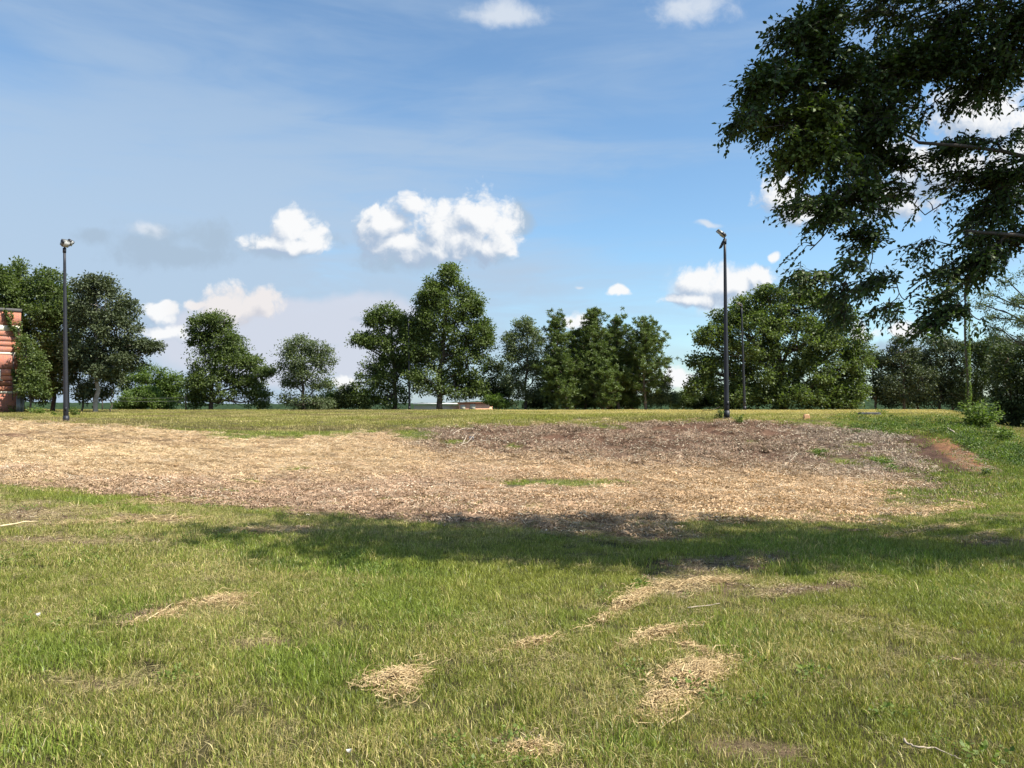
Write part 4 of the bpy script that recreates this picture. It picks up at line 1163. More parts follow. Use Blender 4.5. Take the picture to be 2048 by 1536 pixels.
            # short side shoot
            if rng.uniform() < .6:
                s0 = p0 + dr * L * rng.uniform(.2, .6); sd = dr * .6 + side * rng.choice([-1, 1]) * .8 + rng.normal(0, .2, 3); sd /= np.linalg.norm(sd); sl = L * .55
                twg.tube(np.array([s0, s0 + sd * sl * .5, s0 + sd * sl]), np.array([.003, .002, .0015]), 3, cap=False)
                k2 = max(3, int(sl / .03)); t2 = np.linspace(.1, 1, k2)
                LP.append(s0 + sd * sl * t2[:, None]); LD.append(sd + rng.normal(0, .6, (k2, 3)) + np.array([0, 0, -.3])); LS.append(rng.uniform(.04, .07, k2) * ls)
                LV.append(np.clip(cvv * .5 + rng.uniform(0, .35, k2) + yel * .6, 0, 1))
    P = np.concatenate(LP); D = np.concatenate(LD); S = np.concatenate(LS); Vv = np.concatenate(LV)
    # leaf with midrib fold: 6 verts
    def leaf_geo(P, D, S, rng):
        n = len(P); D = D / (np.linalg.norm(D, axis=1)[:, None] + 1e-9)
        nr = rng.normal(0, .55, (n, 3)); nr[:, 2] += 1
        Sd = np.cross(D, nr); Sd /= np.linalg.norm(Sd, axis=1)[:, None] + 1e-9; Nn = np.cross(Sd, D)
        s = S[:, None]; wv = s * .27
        V = np.zeros((n, 6, 3)); st = P + D * s * .08
        V[:, 0] = st; V[:, 1] = st + D * s * .36 + Sd * wv + Nn * s * .07; V[:, 2] = st + D * s * .36 - Sd * wv + Nn * s * .07
        V[:, 3] = st + D * s * .72 + Sd * wv * .62 + Nn * s * .02; V[:, 4] = st + D * s * .72 - Sd * wv * .62 + Nn * s * .02
        V[:, 5] = st + D * s - Nn * s * .10
        b = np.arange(n)[:, None] * 6
        q = b + np.array([[1, 3, 4, 2]]); t = np.concatenate([b + np.array([[0, 1, 2]]), b + np.array([[3, 5, 4]])])
        return V.reshape(-1, 3), [q, t]
    # the 300 leaves that stand out largest against the sky are parts of their own
    W = P + o
    lx, ly = project(W[:, 0], W[:, 1], W[:, 2])
    score = S / np.maximum(W[:, 1], 1) * F
    edge = (lx > 1440) & (lx < 2040) & (ly > 0) & (ly < 690) & (ly > 380)
    cand = np.nonzero(edge)[0]; cand = cand[np.argsort(-score[cand])][:300]
    mask = np.ones(len(P), bool); mask[cand] = False
    V, fs = leaf_geo(P[mask], D[mask], S[mask], rng)
    me = mesh_np('crown', V, fs, [M_ELM], False, {'v': np.repeat(np.minimum(Vv[mask], 1.5), 6)})
    link('crown', me, root, props={'kind': 'stuff'})
    protos = []
    for k in range(6):
        V1, f1 = leaf_geo(np.zeros((1, 3)), np.array([[1.0, 0, 0]]), np.array([1.0]), rng)
        protos.append(mesh_np('leaf', V1, f1, [M_ELM], False, {'v': np.full(6, rng.uniform(.1, .8))}))
    for i in cand:
        lf = bpy.data.objects.new('leaf', protos[int(rng.integers(0, 6))]); COL.objects.link(lf); lf.parent = root
        lf.location = P[i]; d = Vector(D[i]).normalized()
        lf.rotation_mode = 'QUATERNION'
        lf.rotation_quaternion = d.to_track_quat('X', 'Z'); lf.scale = (S[i],) * 3
    mb.build('trunk', M_BARKD, root, True)
    t = twg.build('twigs', M_BARKD, root, False); t['kind'] = 'stuff'
    print('elm leaves', len(P))


make_elm()


# ------------------------------------------------------------------ trunk wrapped in creeper on the end of the bank
def make_vine_trunk():
    rng = np.random.default_rng(5)
    g = ground_hit(1936, 834); Y = g.y
    zb = g.z - .05; top = at(1934, 560, Y).z - zb
    root = thing('dead_tree', 'thin bare trunk wrapped in bright creeper on the right end of the plateau', 'tree', (g.x, Y, zb))
    mb = MB(); z = np.linspace(-.2, top, 14); pts = np.stack([.05 * np.sin(z * .8) - .01 * z, .03 * np.cos(z), z], 1)
    mb.tube(pts, np.linspace(.085, .045, 14), 7)
    for k in range(5):
        zz = top * rng.uniform(.55, .95); a = rng.uniform(0, 2 * pi)
        mb.tube(curve((0, 0, zz), (cos(a) * .7, sin(a) * .4, zz + .5), rng, .1, 4), np.linspace(.025, .008, 4), 4)
    mb.build('trunk', M_BARKD, root, True)
    n = 2600; zz = rng.uniform(0, 1, n) ** .9 * top; a = rng.uniform(0, 2 * pi, n)
    r = .06 + .12 * fbm(zz * 1.5, a * 0 + 1, 4) * rng.uniform(.3, 1.4, n) + np.where(zz < .5, .10, 0)
    P = np.stack([np.cos(a) * r * .9 + .07, np.sin(a) * r, zz], 1)
    D = np.stack([np.cos(a), np.sin(a), -.5 + 0 * a], 1) + rng.normal(0, .4, (n, 3))
    V, f = leaf_quads(P, D, rng.uniform(.07, .13, n), rng, .8)
    link('creeper', mesh_np('creeper', V, f, [M_IVY], False, {'v': np.repeat(rng.uniform(0, 1, n), 4)}), root)


make_vine_trunk()


def plant(name, label, cat, px, py, h, w, n, seed, mat=None, leaf=.09, group=None, stems=7):
    """small leafy weed: stems with leaves"""
    rng = np.random.default_rng(500 + seed); g = ground_hit(px, py)
    root = thing(name, label, cat, (g.x, g.y, g.z - .02), group)
    mb = MB(); Pl, Dl = [], []
    for k in range(stems):
        a = rng.uniform(0, 2 * pi); r = w * rng.uniform(.2, 1) / 2; hh = h * rng.uniform(.5, 1)
        cu = curve((cos(a) * r * .2, sin(a) * r * .2, -.03), (cos(a) * r, sin(a) * r, hh), rng, .08, 5)
        mb.tube(cu, np.linspace(.010, .004, 5), 4)
        m = n // stems; t = rng.uniform(.15, 1, m)
        q = np.stack([np.interp(t * 4, range(5), cu[:, i]) for i in range(3)], 1)
        dd = rng.normal(0, 1, (m, 3)); dd[:, 2] *= .5
        Pl.append(q + dd * .05 * w); Dl.append(dd)
    P = np.concatenate(Pl); D = np.concatenate(Dl)
    V, f = leaf_quads(P, D, leaf * rng.uniform(.6, 1.2, len(P)), rng, .6, .8)
    mb.build('stem', M_WEED, root)
    link('foliage', mesh_np('foliage', V, f, [mat or M_WEED], False, {'v': np.repeat(rng.uniform(0, 1, len(P)), 4)}), root)
    return root


def make_plants():
    plant('shrub', 'dark weed bush touching the left side of the right near light pole', 'bush', 1438, 840, .62, .5, 420, 1, M_OAK, .08)
    plant('shrub', 'yellow green weed clump just right of the right near light pole', 'bush', 1482, 846, .55, .65, 300, 2, M_WEED, .08)
    plant('shrub', 'green weed bush right of the left near light pole foot', 'bush', 150, 832, .75, .75, 420, 3, M_OAKL, .10)
    plant('shrub', 'low weed patch left of the left near light pole foot', 'bush', 112, 832, .35, .9, 260, 4, M_WEED, .09)
    plant('shrub', 'large mound of pale green creeper below the vine clad trunk', 'bush', 1955, 856, 1.05, 1.7, 1900, 5, M_IVY, .12, stems=26)
    plant('shrub', 'low green creeper spreading right of the creeper mound', 'bush', 2000, 880, .5, 1.3, 800, 6, M_IVY, .10, stems=14)
    plant('shrub', 'small weed bush beside the dark ash heap on the plateau', 'bush', 1765, 830, .42, .8, 220, 7, M_WEED, .09)
    plant('shrub', 'weed at the foot of the far right light pole', 'bush', 1500, 818, .6, 1.6, 160, 8, M_WEED, .14)
    plant('shrub', 'low green weeds in front of the brick building', 'bush', 30, 826, .7, 2.4, 700, 9, M_WEED, .16, stems=18)
    plant('shrub', 'low weeds between the brick building and the left pole', 'bush', 75, 828, .5, 1.8, 420, 10, M_WEED, .14, stems=12)
    plant('shrub', 'small green weed clump alone on the wood litter of the bank', 'weed', 1638, 912, .28, .8, 420, 11, M_WEED, .07, stems=14)
    plant('shrub', 'long green weed mat running down the bank left of the bare scar', 'weed', 1762, 928, .22, .8, 520, 12, M_OAKL, .07, stems=16)
    plant('shrub', 'lower end of the green weed mat left of the bare scar', 'weed', 1788, 940, .18, .6, 360, 13, M_OAKL, .07, stems=12)
    plant('shrub', 'dark weed clump at the lower right tip of the bare scar', 'weed', 1975, 950, .25, .5, 260, 14, M_OAK, .07, stems=10)
    for i, (px, py, hpx, lab) in enumerate([(370, 873, 22, 'dry upright stalk at the upper left of the straw, left one of two'), (638, 872, 20, 'dry upright stalk in the straw, right one of two')]):
        g = ground_hit(px, py); mb = MB(); rng = np.random.default_rng(i)
        mb.tube(curve((0, 0, -.05), (.02, 0, hpx * g.y / F), rng, .03, 5), np.linspace(.012, .006, 5), 5)
        o = mb.build('dry_stalk', M_STRAWP, None); o.location = g; o['label'] = lab; o['category'] = 'stalk'; o['group'] = 'dry stalks standing in the straw'


M_STRAWP = plain('dry_straw', (.60, .47, .27), .8, var=.3, scale=30)
M_DEAD = plain('bleached_wood', (.42, .34, .25), .85, var=.3, scale=20)
make_plants()


# ------------------------------------------------------------------ light poles
def flood_head(parent, name, c, size, ang_pitch, yaw, mat_body=None):
    """a floodlight: finned housing, glass face, yoke"""
    M = Matrix.Rotation(yaw, 4, 'Z') @ Matrix.Rotation(ang_pitch, 4, 'Y')
    w, d, t = size
    mb = MB(); mb.box(c, (w, d, t), M)
    for k in range(5):
        off = M @ Vector(((k - 2) * w * .17, 0, t * .5 + t * .18)); mb.box(np.array(c) + off, (w * .03, d * .86, t * .36), M)
    b = mb.build(name, mat_body or M_GALV, parent)
    g = MB(); off = M @ Vector((0, 0, -t * .5 - .006)); g.box(np.array(c) + off, (w * .86, d * .86, .010), M); g.build('lamp_glass', M_GLASS, b)
    y = MB()
    for s in (-1, 1):
        off = M @ Vector((w * .2, s * (d * .5 + .012), 0)); y.box(np.array(c) + off, (w * .4, .014, t * 1.3), M)
    y.build('yoke', M_STEEL, b)
    return b


def light_pole(px, base_py, top_px, top_py, Y, label, heads, rbase=.13, rtop=.062):
    X = (px - 1024) / F * Y; zb = float(zground(np.array([X]), np.array([Y]))[0])
    tp = at(top_px, top_py, Y); top = np.array([tp.x - X, 0, tp.z - zb])
    root = thing('light_pole', label, 'light pole', (X, Y, zb), 'light poles around the old field')
    mb = MB(); t = np.linspace(0, 1, 12)[:, None]
    mb.tube(top * t + np.array([0, 0, 0]) * t, np.interp(t[:, 0], [0, 1], [rbase, rtop]), 12); mb.build('pole', M_STEEL, root, True)
    b = MB(); b.box((0, 0, .02), (rbase * 3.4, rbase * 3.4, .05)); b.tube([(0, 0, .04), (0, 0, .40)], [rbase * 1.16, rbase * 1.12], 12)
    b.build('base_plate', M_STEEL, root)
    bl = []
    for sx in (-1, 1):
        for sy in (-1, 1):
            m = MB(); m.tube([(sx * rbase * 1.4, sy * rbase * 1.4, .04), (sx * rbase * 1.4, sy * rbase * 1.4, .10)], [.018, .018], 6); m.build('anchor_bolt', M_GALV, root)
    hh = MB(); hh.box((rbase * 0.2, -rbase * .92, .75), (.10, .02, .18)); hh.build('hand_hole_cover', M_STEEL, root)
    c = MB(); c.tube([top + [0, 0, -.22], top + [0, 0, .03]], [rtop * 1.35, rtop * 1.35], 10); c.build('collar', M_STEEL, root)
    if heads == 'panels':
        s = Y / F
        m = MB(); m.tube([top, top + [-.02, 0, .12], top + [-.10, 0, .22]], [.035, .03, .03], 6); m.build('bracket', M_STEEL, root)
        flood_head(root, 'floodlight', top + [-.19, -.10, .27], (.50, .30, .10), radians(38), 0)
        flood_head(root, 'floodlight', top + [-.06, .28, .36], (.30, .28, .06), radians(38), 0)
        h = flood_head(root, 'floodlight', top + [-.13, -.06, -.22], (.48, .26, .05), radians(-62), radians(8), M_STEEL)
        h['label'] = 'broken floodlight hanging down'
    elif heads == 'cluster':
        m = MB(); m.tube([top, top + [.02, 0, .14]], [.04, .04], 6); m.box(top + np.array([.10, 0, .14]), (.34, .06, .06)); m.build('bracket', M_STEEL, root)
        flood_head(root, 'floodlight', top + [.12, -.14, .24], (.34, .34, .22), radians(-50), radians(-25))
        flood_head(root, 'floodlight', top + [.24, .10, .33], (.30, .32, .16), radians(-60), radians(10), M_STEEL)
    elif heads == 'single_left':
        flood_head(root, 'floodlight', top + [-.20, -.05, .14], (.46, .34, .10), radians(30), 0)
    elif heads == 'single_right':
        m = MB(); m.tube([top, top + [.20, -.02, .06]], [.03, .03], 6); m.build('bracket', M_STEEL, root)
        flood_head(root, 'floodlight', top + [.36, -.08, .10], (.50, .36, .16), radians(-24), radians(-20))
    return root


def make_poles():
    light_pole(1453, 838, 1449.5, 479, 36.6, 'dark light pole on the bank crest with tilted floodlights, nearest on the right', 'panels')
    light_pole(1489, 815, 1483, 611, 67, 'far slim light pole in front of the round oak', 'single_left', .13, .06)
    light_pole(133, 833, 129, 497, 39.6, 'tall near light pole on the left with a clustered lamp head', 'cluster')
    light_pole(136, 822, 136, 612, 63, 'farther light pole hidden behind the tall left pole, pale lamp facing right', 'single_right', .13, .07)
    light_pole(819, 815, 817, 640, 74, 'slender bare light pole in front of the ragged middle trees', 'none', .11, .06)


make_poles()


# ------------------------------------------------------------------ brick building at the left edge
def brick_mat():
    m, N, b = principled('red_brick', rough=.85, spec=.2)
    tc = N.new('ShaderNodeTexCoord'); sp = N.new('ShaderNodeSeparateXYZ'); N.l.new(tc.outputs['Object'], sp.inputs[0])
    cb = N.new('ShaderNodeCombineXYZ'); N.l.new(N.math('ADD', sp.outputs[0], sp.outputs[1]), cb.inputs[0]); N.l.new(sp.outputs[2], cb.inputs[1])
    br = N.new('ShaderNodeTexBrick'); N.l.new(cb.outputs[0], br.inputs['Vector'])
    br.inputs['Scale'].default_value = 1.0; br.inputs['Brick Width'].default_value = .22; br.inputs['Row Height'].default_value = .075; br.inputs['Mortar Size'].default_value = .008
    br.inputs['Color1'].default_value = rgb(.50, .155, .07); br.inputs['Color2'].default_value = rgb(.30, .10, .085); br.inputs['Mortar'].default_value = rgb(.40, .31, .26)
    n = N.noise(tc.outputs['Object'], .7, 6, .6)
    col = N.mix(N.ramp(n, .4, .62), br.outputs['Color'], N.scale(br.outputs['Color'], 1.0))
    col = N.mix(N.ramp(n, .42, .66, 0, .55), br.outputs['Color'], rgb(.52, .20, .08))
    n2 = N.noise(tc.outputs['Object'], 2.3, 5, .6)
    col = N.mix(N.ramp(n2, .5, .72, 0, .45), col, rgb(.36, .13, .11))
    N.l.new(col, b.inputs['Base Color'])
    bn = N.new('ShaderNodeBump'); bn.inputs['Strength'].default_value = .5; bn.inputs['Distance'].default_value = .01; bn.invert = True
    N.l.new(br.outputs['Fac'], bn.inputs['Height']); N.l.new(bn.outputs[0], b.inputs['Normal'])
    return m


def make_building():
    Y = 58.0; s = Y / F
    rng = np.random.default_rng(3)
    corner = at(41, 700, Y); X1 = corner.x; Wd = 16.0; Dp = 12.0
    zb = float(zground(np.array([X1]), np.array([Y]))[0]) - .3
    root = thing('brick_building', 'old red brick building with cream bands at the left edge of the field', 'building', (X1, Y, zb))
    root.rotation_euler = (0, 0, radians(34.5)); KX = .84
    Z = lambda py: at(41, py, Y).z - zb
    MBK = brick_mat(); M_CR = plain('cream_stone', (.72, .66, .52), .8, var=.15, scale=4); M_DK = plain('dark_joint', (.10, .05, .04), .9)
    M_CAP = plain('roof_capping', (.09, .085, .08), .7); M_WIN = plain('dark_window_glass', (.05, .06, .07), .15, spec=.5); M_FR = plain('white_window_frame', (.75, .74, .70), .6)
    # walls in courses, recessed joints between them
    cuts = [('wall', 900, 787), ('band', 787, 783), ('wall', 783, 772.4), ('joint', 772.4, 771), ('wall', 771, 762.2), ('joint', 762.2, 761), ('wall', 761, 752.2), ('joint', 752.2, 751), ('wall', 751, 739.4), ('joint', 739.4, 738),
            ('wall', 738, 709.5), ('band', 709.5, 705.5), ('wall', 705.5, 694.2), ('joint', 694.2, 693), ('wall', 693, 684.2), ('joint', 684.2, 683), ('wall', 683, 674.2), ('joint', 674.2, 673), ('wall', 673, 663), ('band', 663, 652), ('wall', 652, 624), ('cap', 624, 618)]
    wx0, wx1 = (at(-26, 750, Y).x - X1) * KX, (at(2.5, 750, Y).x - X1) * KX; wz0, wz1 = Z(760), Z(739)
    for kind, a, b_ in cuts:
        z0, z1 = (0 if a == 900 else Z(a)), Z(b_)
        off = {'wall': 0, 'band': .015, 'joint': -.03, 'cap': .05}[kind]
        mt = {'wall': MBK, 'band': M_CR, 'joint': M_DK, 'cap': M_CAP}[kind]
        nm = {'wall': 'wall', 'band': 'stone_band', 'joint': 'recessed_joint', 'cap': 'coping'}[kind]
        mb = MB()
        zc, hh = (z0 + z1) / 2, z1 - z0
        if kind in ('wall', 'joint') and z1 > wz0 and z0 < wz1:
            # split the front round the window opening
            mb.box(((wx1 + off) / 2, Dp / 2, zc), (-wx1 + off, Dp + 2 * off, hh))
            mb.box(((wx0 - Wd) / 2, Dp / 2, zc), (Wd + wx0, Dp + 2 * off, hh))
            mb.box(((wx0 + wx1) / 2, Dp / 2 + .4, zc), (wx1 - wx0, Dp - .8, hh))
        else:
            mb.box((-Wd / 2 + off / 2, Dp / 2, zc), (Wd + off, Dp + 2 * off, hh))
        mb.build(nm, mt, root)
    # window
    w = MB()
    for x in (wx0 + .05, (wx0 + wx1) / 2, wx1 - .05): w.box((x, .12, (wz0 + wz1) / 2), (.08, .08, wz1 - wz0))
    for z in (wz0 + .04, wz1 - .04, (wz0 + wz1) / 2): w.box(((wx0 + wx1) / 2, .14, z), (wx1 - wx0 - .01, .07, .06))
    wf = w.build('window_frame', M_FR, root)
    g = MB(); g.box(((wx0 + wx1) / 2, .24, (wz0 + wz1) / 2), (wx1 - wx0 - .02, .03, wz1 - wz0 - .02)); g.build('window_pane', M_WIN, wf)
    sl = MB(); sl.box(((wx0 + wx1) / 2, -.03, wz0 - .04), (wx1 - wx0 + .2, .22, .07)); sl.build('window_sill', M_CR, root)
    # small box by the corner at the foot
    bx0, bx1 = (at(32, 795, Y).x - X1) * KX, (at(47, 795, Y).x - X1) * KX; bz0, bz1 = Z(812), Z(794)
    h = MB(); h.box(((bx0 + bx1) / 2, -.45, bz1), (bx1 - bx0, .6, .06))
    for x in (bx0 + .03, bx1 - .03, (bx0 + bx1) / 2): h.box((x, -.70, bz1 / 2), (.06, .06, bz1 - .06))
    h.box(((bx0 + bx1) / 2, -.4, bz1 * .5), ((bx1 - bx0) * .8, .3, bz1 * .85)); h.build('cellar_hatch', M_GALV, root)
    # downpipe
    d = MB(); x = (at(27, 700, Y).x - X1) * KX; d.tube([(x, -.06, Z(705)), (x, -.06, Z(800))], [.03, .03], 6); d.build('downpipe', M_CAP, root)
    # creeper hanging on the wall
    P = []
    for path in ([(10, 620), (16, 640), (22, 655), (30, 664)], [(22, 624), (28, 650), (31, 672), (34, 700), (38, 730), (39, 770), (38, 800)], [(26, 740), (30, 760), (34, 780)], [(40, 640), (41, 700), (41, 760), (42, 812)]):
        q = np.array(path, float); t = rng.uniform(0, len(q) - 1, 260)
        px = np.interp(t, range(len(q)), q[:, 0]) + rng.normal(0, 1.5, len(t)); py = np.interp(t, range(len(q)), q[:, 1]) + rng.normal(0, 2, len(t))
        for a, b_ in zip(px, py):
            c = at(a, b_, Y); P.append((min((c.x - X1) * KX, .12), -.10 - rng.uniform(0, .15), c.z - zb))
    P = np.array(P); D = rng.normal(0, 1, P.shape); D[:, 1] -= .8; D[:, 2] -= .6
    V, f = leaf_quads(P, D, rng.uniform(.12, .24, len(P)), rng, .8)
    link('creeper', mesh_np('creeper', V, f, [M_OAK], False, {'v': np.repeat(rng.uniform(0, 1, len(P)), 4)}), root)


make_building()


def make_far_things():
    # low orange building showing over the plateau
    Y = 130; rng = np.random.default_rng(9)
    a = at(918, 812, Y); b = at(983, 812, Y); zt = at(950, 806.0, Y).z; zb = float(zground(np.array([a.x]), np.array([Y]))[0])
    root = thing('low_building', 'low peach coloured building with a long white roof just showing over the plateau', 'building', (a.x, Y, zb))
    MP = plain('peach_wall', (.66, .36, .22), .85, var=.12, scale=.5); MW = plain('white_roof', (.80, .80, .78), .6); MR = plain('rust_roof', (.26, .10, .07), .8); MG = plain('shutter_grey', (.42, .40, .30), .7)
    W = b.x - a.x; H = zt - zb
    m = MB(); m.box((W / 2, 4, H / 2), (W, 8, H)); m.build('wall', MP, root)
    m = MB(); m.box((W / 2, 4, H + .05), (W + .5, 8.6, .10)); m.build('roof', MR, root)
    m = MB(); m.box((W * .42, -.04, H - .75), (.9, .08, 1.1)); m.build('shutter', MG, root)
    m = MB(); m.box((W * .12, -.04, H - .8), (.8, .08, 1.0)); m.build('shutter', MG, root)
    x0 = at(826, 812, Y).x - a.x
    m = MB(); m.box((x0 / 2 - .1, 5, H / 2 - .2), (-x0, 6, H - .4)); m.build('side_wing', MG, root)
    m = MB(); m.box((x0 / 2 - .1, 5, H - .1), (-x0 + .3, 7, .20)); m.build('roof', MW, root)
    # far wooded ridges
    for nm, Yr, pts, h in (('far_woods', 420.0, [(-300, 800), (200, 806), (500, 807), (545, 803), (600, 809), (700, 808), (900, 803), (1000, 800), (1200, 798), (1340, 799), (1420, 796), (1700, 795), (2400, 790)], 1.0),
                           ('distant_hill', 1500.0, [(-400, 808), (500, 809), (700, 811), (1000, 806), (1200, 796), (1330, 787), (1390, 786), (1500, 790), (1800, 798), (2400, 806)], 1.0)):
        px = np.arange(-700, 2750, 3.0 if Yr < 1000 else 4.0)
        top = np.interp(px, [p[0] for p in pts], [p[1] for p in pts])
        rows = 7; V = []
        amp = 3.2 if Yr < 1000 else 1.2
        bump = (fbm(px / 16.0, px * 0 + 3, 5, 4, .6) - .5) * 2 * amp
        X = (px - 1024) / F * Yr
        zt_ = np.array([at(p, t_, Yr).z for p, t_ in zip(px, top - bump)])
        zbm = zbase(X, np.full_like(X, Yr)) - 2
        for r in range(rows):
            q = r / (rows - 1); off = (fbm(px / 14.0 + r * 5, px * 0 + r * 1.7, 8, 3) - .5) * Yr * .03
            V.append(np.stack([X, Yr + off + q * Yr * .12 - (1 - q) * 0, zbm + (zt_ - zbm) * np.sin(q * pi / 2) ** .7], 1))
        V.append(np.stack([X, np.full_like(X, Yr * 1.35), zbm], 1))
        V = np.concatenate(V); n = len(px); rr = rows + 1
        i = (np.arange(rr - 1)[:, None] * n + np.arange(n - 1)[None]).ravel(); f = np.stack([i, i + 1, i + n + 1, i + n], 1)
        mt = plain(nm + '_foliage', (.026, .044, .020), .95, var=.5, scale=.5 if Yr < 1000 else .12, spec=.05)
        o = link(nm, mesh_np(nm, V, f, [mt]), props={'kind': 'structure', 'label': 'far line of wooded ground beyond the plateau' if Yr < 1000 else 'distant wooded hill on the horizon'})


make_far_things()


# ------------------------------------------------------------------ small things on the ground
def straw_heap(label, px, py, wpx, hpx, ang, n, seed, col=(.62, .47, .29), L=(.04, .15), thick=.035):
    n = int(n * (2.6 if L[1] < .2 else 1.5))
    rng = np.random.default_rng(900 + seed)
    g = ground_hit(px, py)
    # oval of the heap on the ground, from its extent in the photograph
    a = radians(ang)
    r1 = rng.uniform(0, 2 * pi, n); rr = np.sqrt(rng.uniform(0, 1, n)) * (1 + .35 * np.sin(r1 * 3 + seed))
    rr = np.where(rng.uniform(0, 1, n) < .22, rr * rng.uniform(1, 2.1, n), rr)
    ex = np.cos(r1) * rr * wpx / 2; ey = np.sin(r1) * rr * hpx / 2
    qx = px + ex * cos(a) - ey * sin(a); qy = py + ex * sin(a) + ey * cos(a)
    ys = EYE * F / (qy - HOR); X = (qx - 1024) / F * ys; Y = ys
    C = np.stack([X, Y, zground(X, Y)], 1) - np.array(g)
    d = rng.normal(a * -1.2 + .3, .9, n); el = rng.normal(.05, .22, n); LL = rng.uniform(L[0], L[1], n)
    dv = np.stack([np.cos(d) * np.cos(el), np.sin(d) * np.cos(el), np.sin(el)], 1) * LL[:, None] / 2
    w = rng.uniform(.0013, .0032, n)[:, None]; sv = np.stack([-np.sin(d), np.cos(d), rng.uniform(-.8, .8, n)], 1) * w
    C[:, 2] += rng.uniform(.02, .02 + thick, n) * np.clip(1.3 - rr, .5, 1.3)
    mid = C + np.stack([-np.sin(d), np.cos(d), 0 * d + .4], 1) * (rng.normal(0, .14, n) * LL)[:, None]
    V = np.zeros((n, 6, 3))
    V[:, 0] = C - dv - sv; V[:, 1] = C - dv + sv; V[:, 2] = mid - sv; V[:, 3] = mid + sv; V[:, 4] = C + dv - sv * .4; V[:, 5] = C + dv + sv * .4
    b = np.arange(n)[:, None] * 6; q = np.concatenate([b + np.array([[0, 1, 3, 2]]), b + np.array([[2, 3, 5, 4]])])
    me = mesh_np('straw_heap', V.reshape(-1, 3), q, [M_HEAP], False, {'v': np.repeat(rng.uniform(0, 1, n), 6)})
    link('straw_heap', me, None, g, {'kind': 'stuff', 'label': label, 'group': 'heaps of dry cut grass on the lawn'})


def make_wires():
    for k, (py, lab) in enumerate([(795, 'upper of two pale cables strung behind the low light green tree'), (801.5, 'lower of two pale cables strung behind the low light green tree')]):
        a = at(205, py - 1, 73); b = at(372, py, 73); m = MB(); t = np.linspace(0, 1, 12)[:, None]
        q = np.array(a - a) + (np.array(b - a)) * t; q[:, 2] -= .10 * np.sin(t[:, 0] * pi)
        m.tube(q, np.full(12, .016), 5); o = m.build('cable', M_GALV, None); o.location = a; o['label'] = lab; o['category'] = 'cable'; o['group'] = 'cables beyond the plateau'
    for k, px in enumerate([205, 372]):
        p = at(px, 793, 73); zb = float(zground(np.array([p.x]), np.array([73.0]))[0]); m = MB(); m.tube([(0, 0, -.2), (0, 0, p.z - zb + .1)], [.06, .05], 7)
        o = m.build('fence_post', M_BARKD, None); o.location = (p.x, 73.0, zb); o['category'] = 'post'; o['label'] = 'grey post holding the left ends of the two pale cables' if k == 0 else 'grey post holding the right ends of the two pale cables'


make_wires()


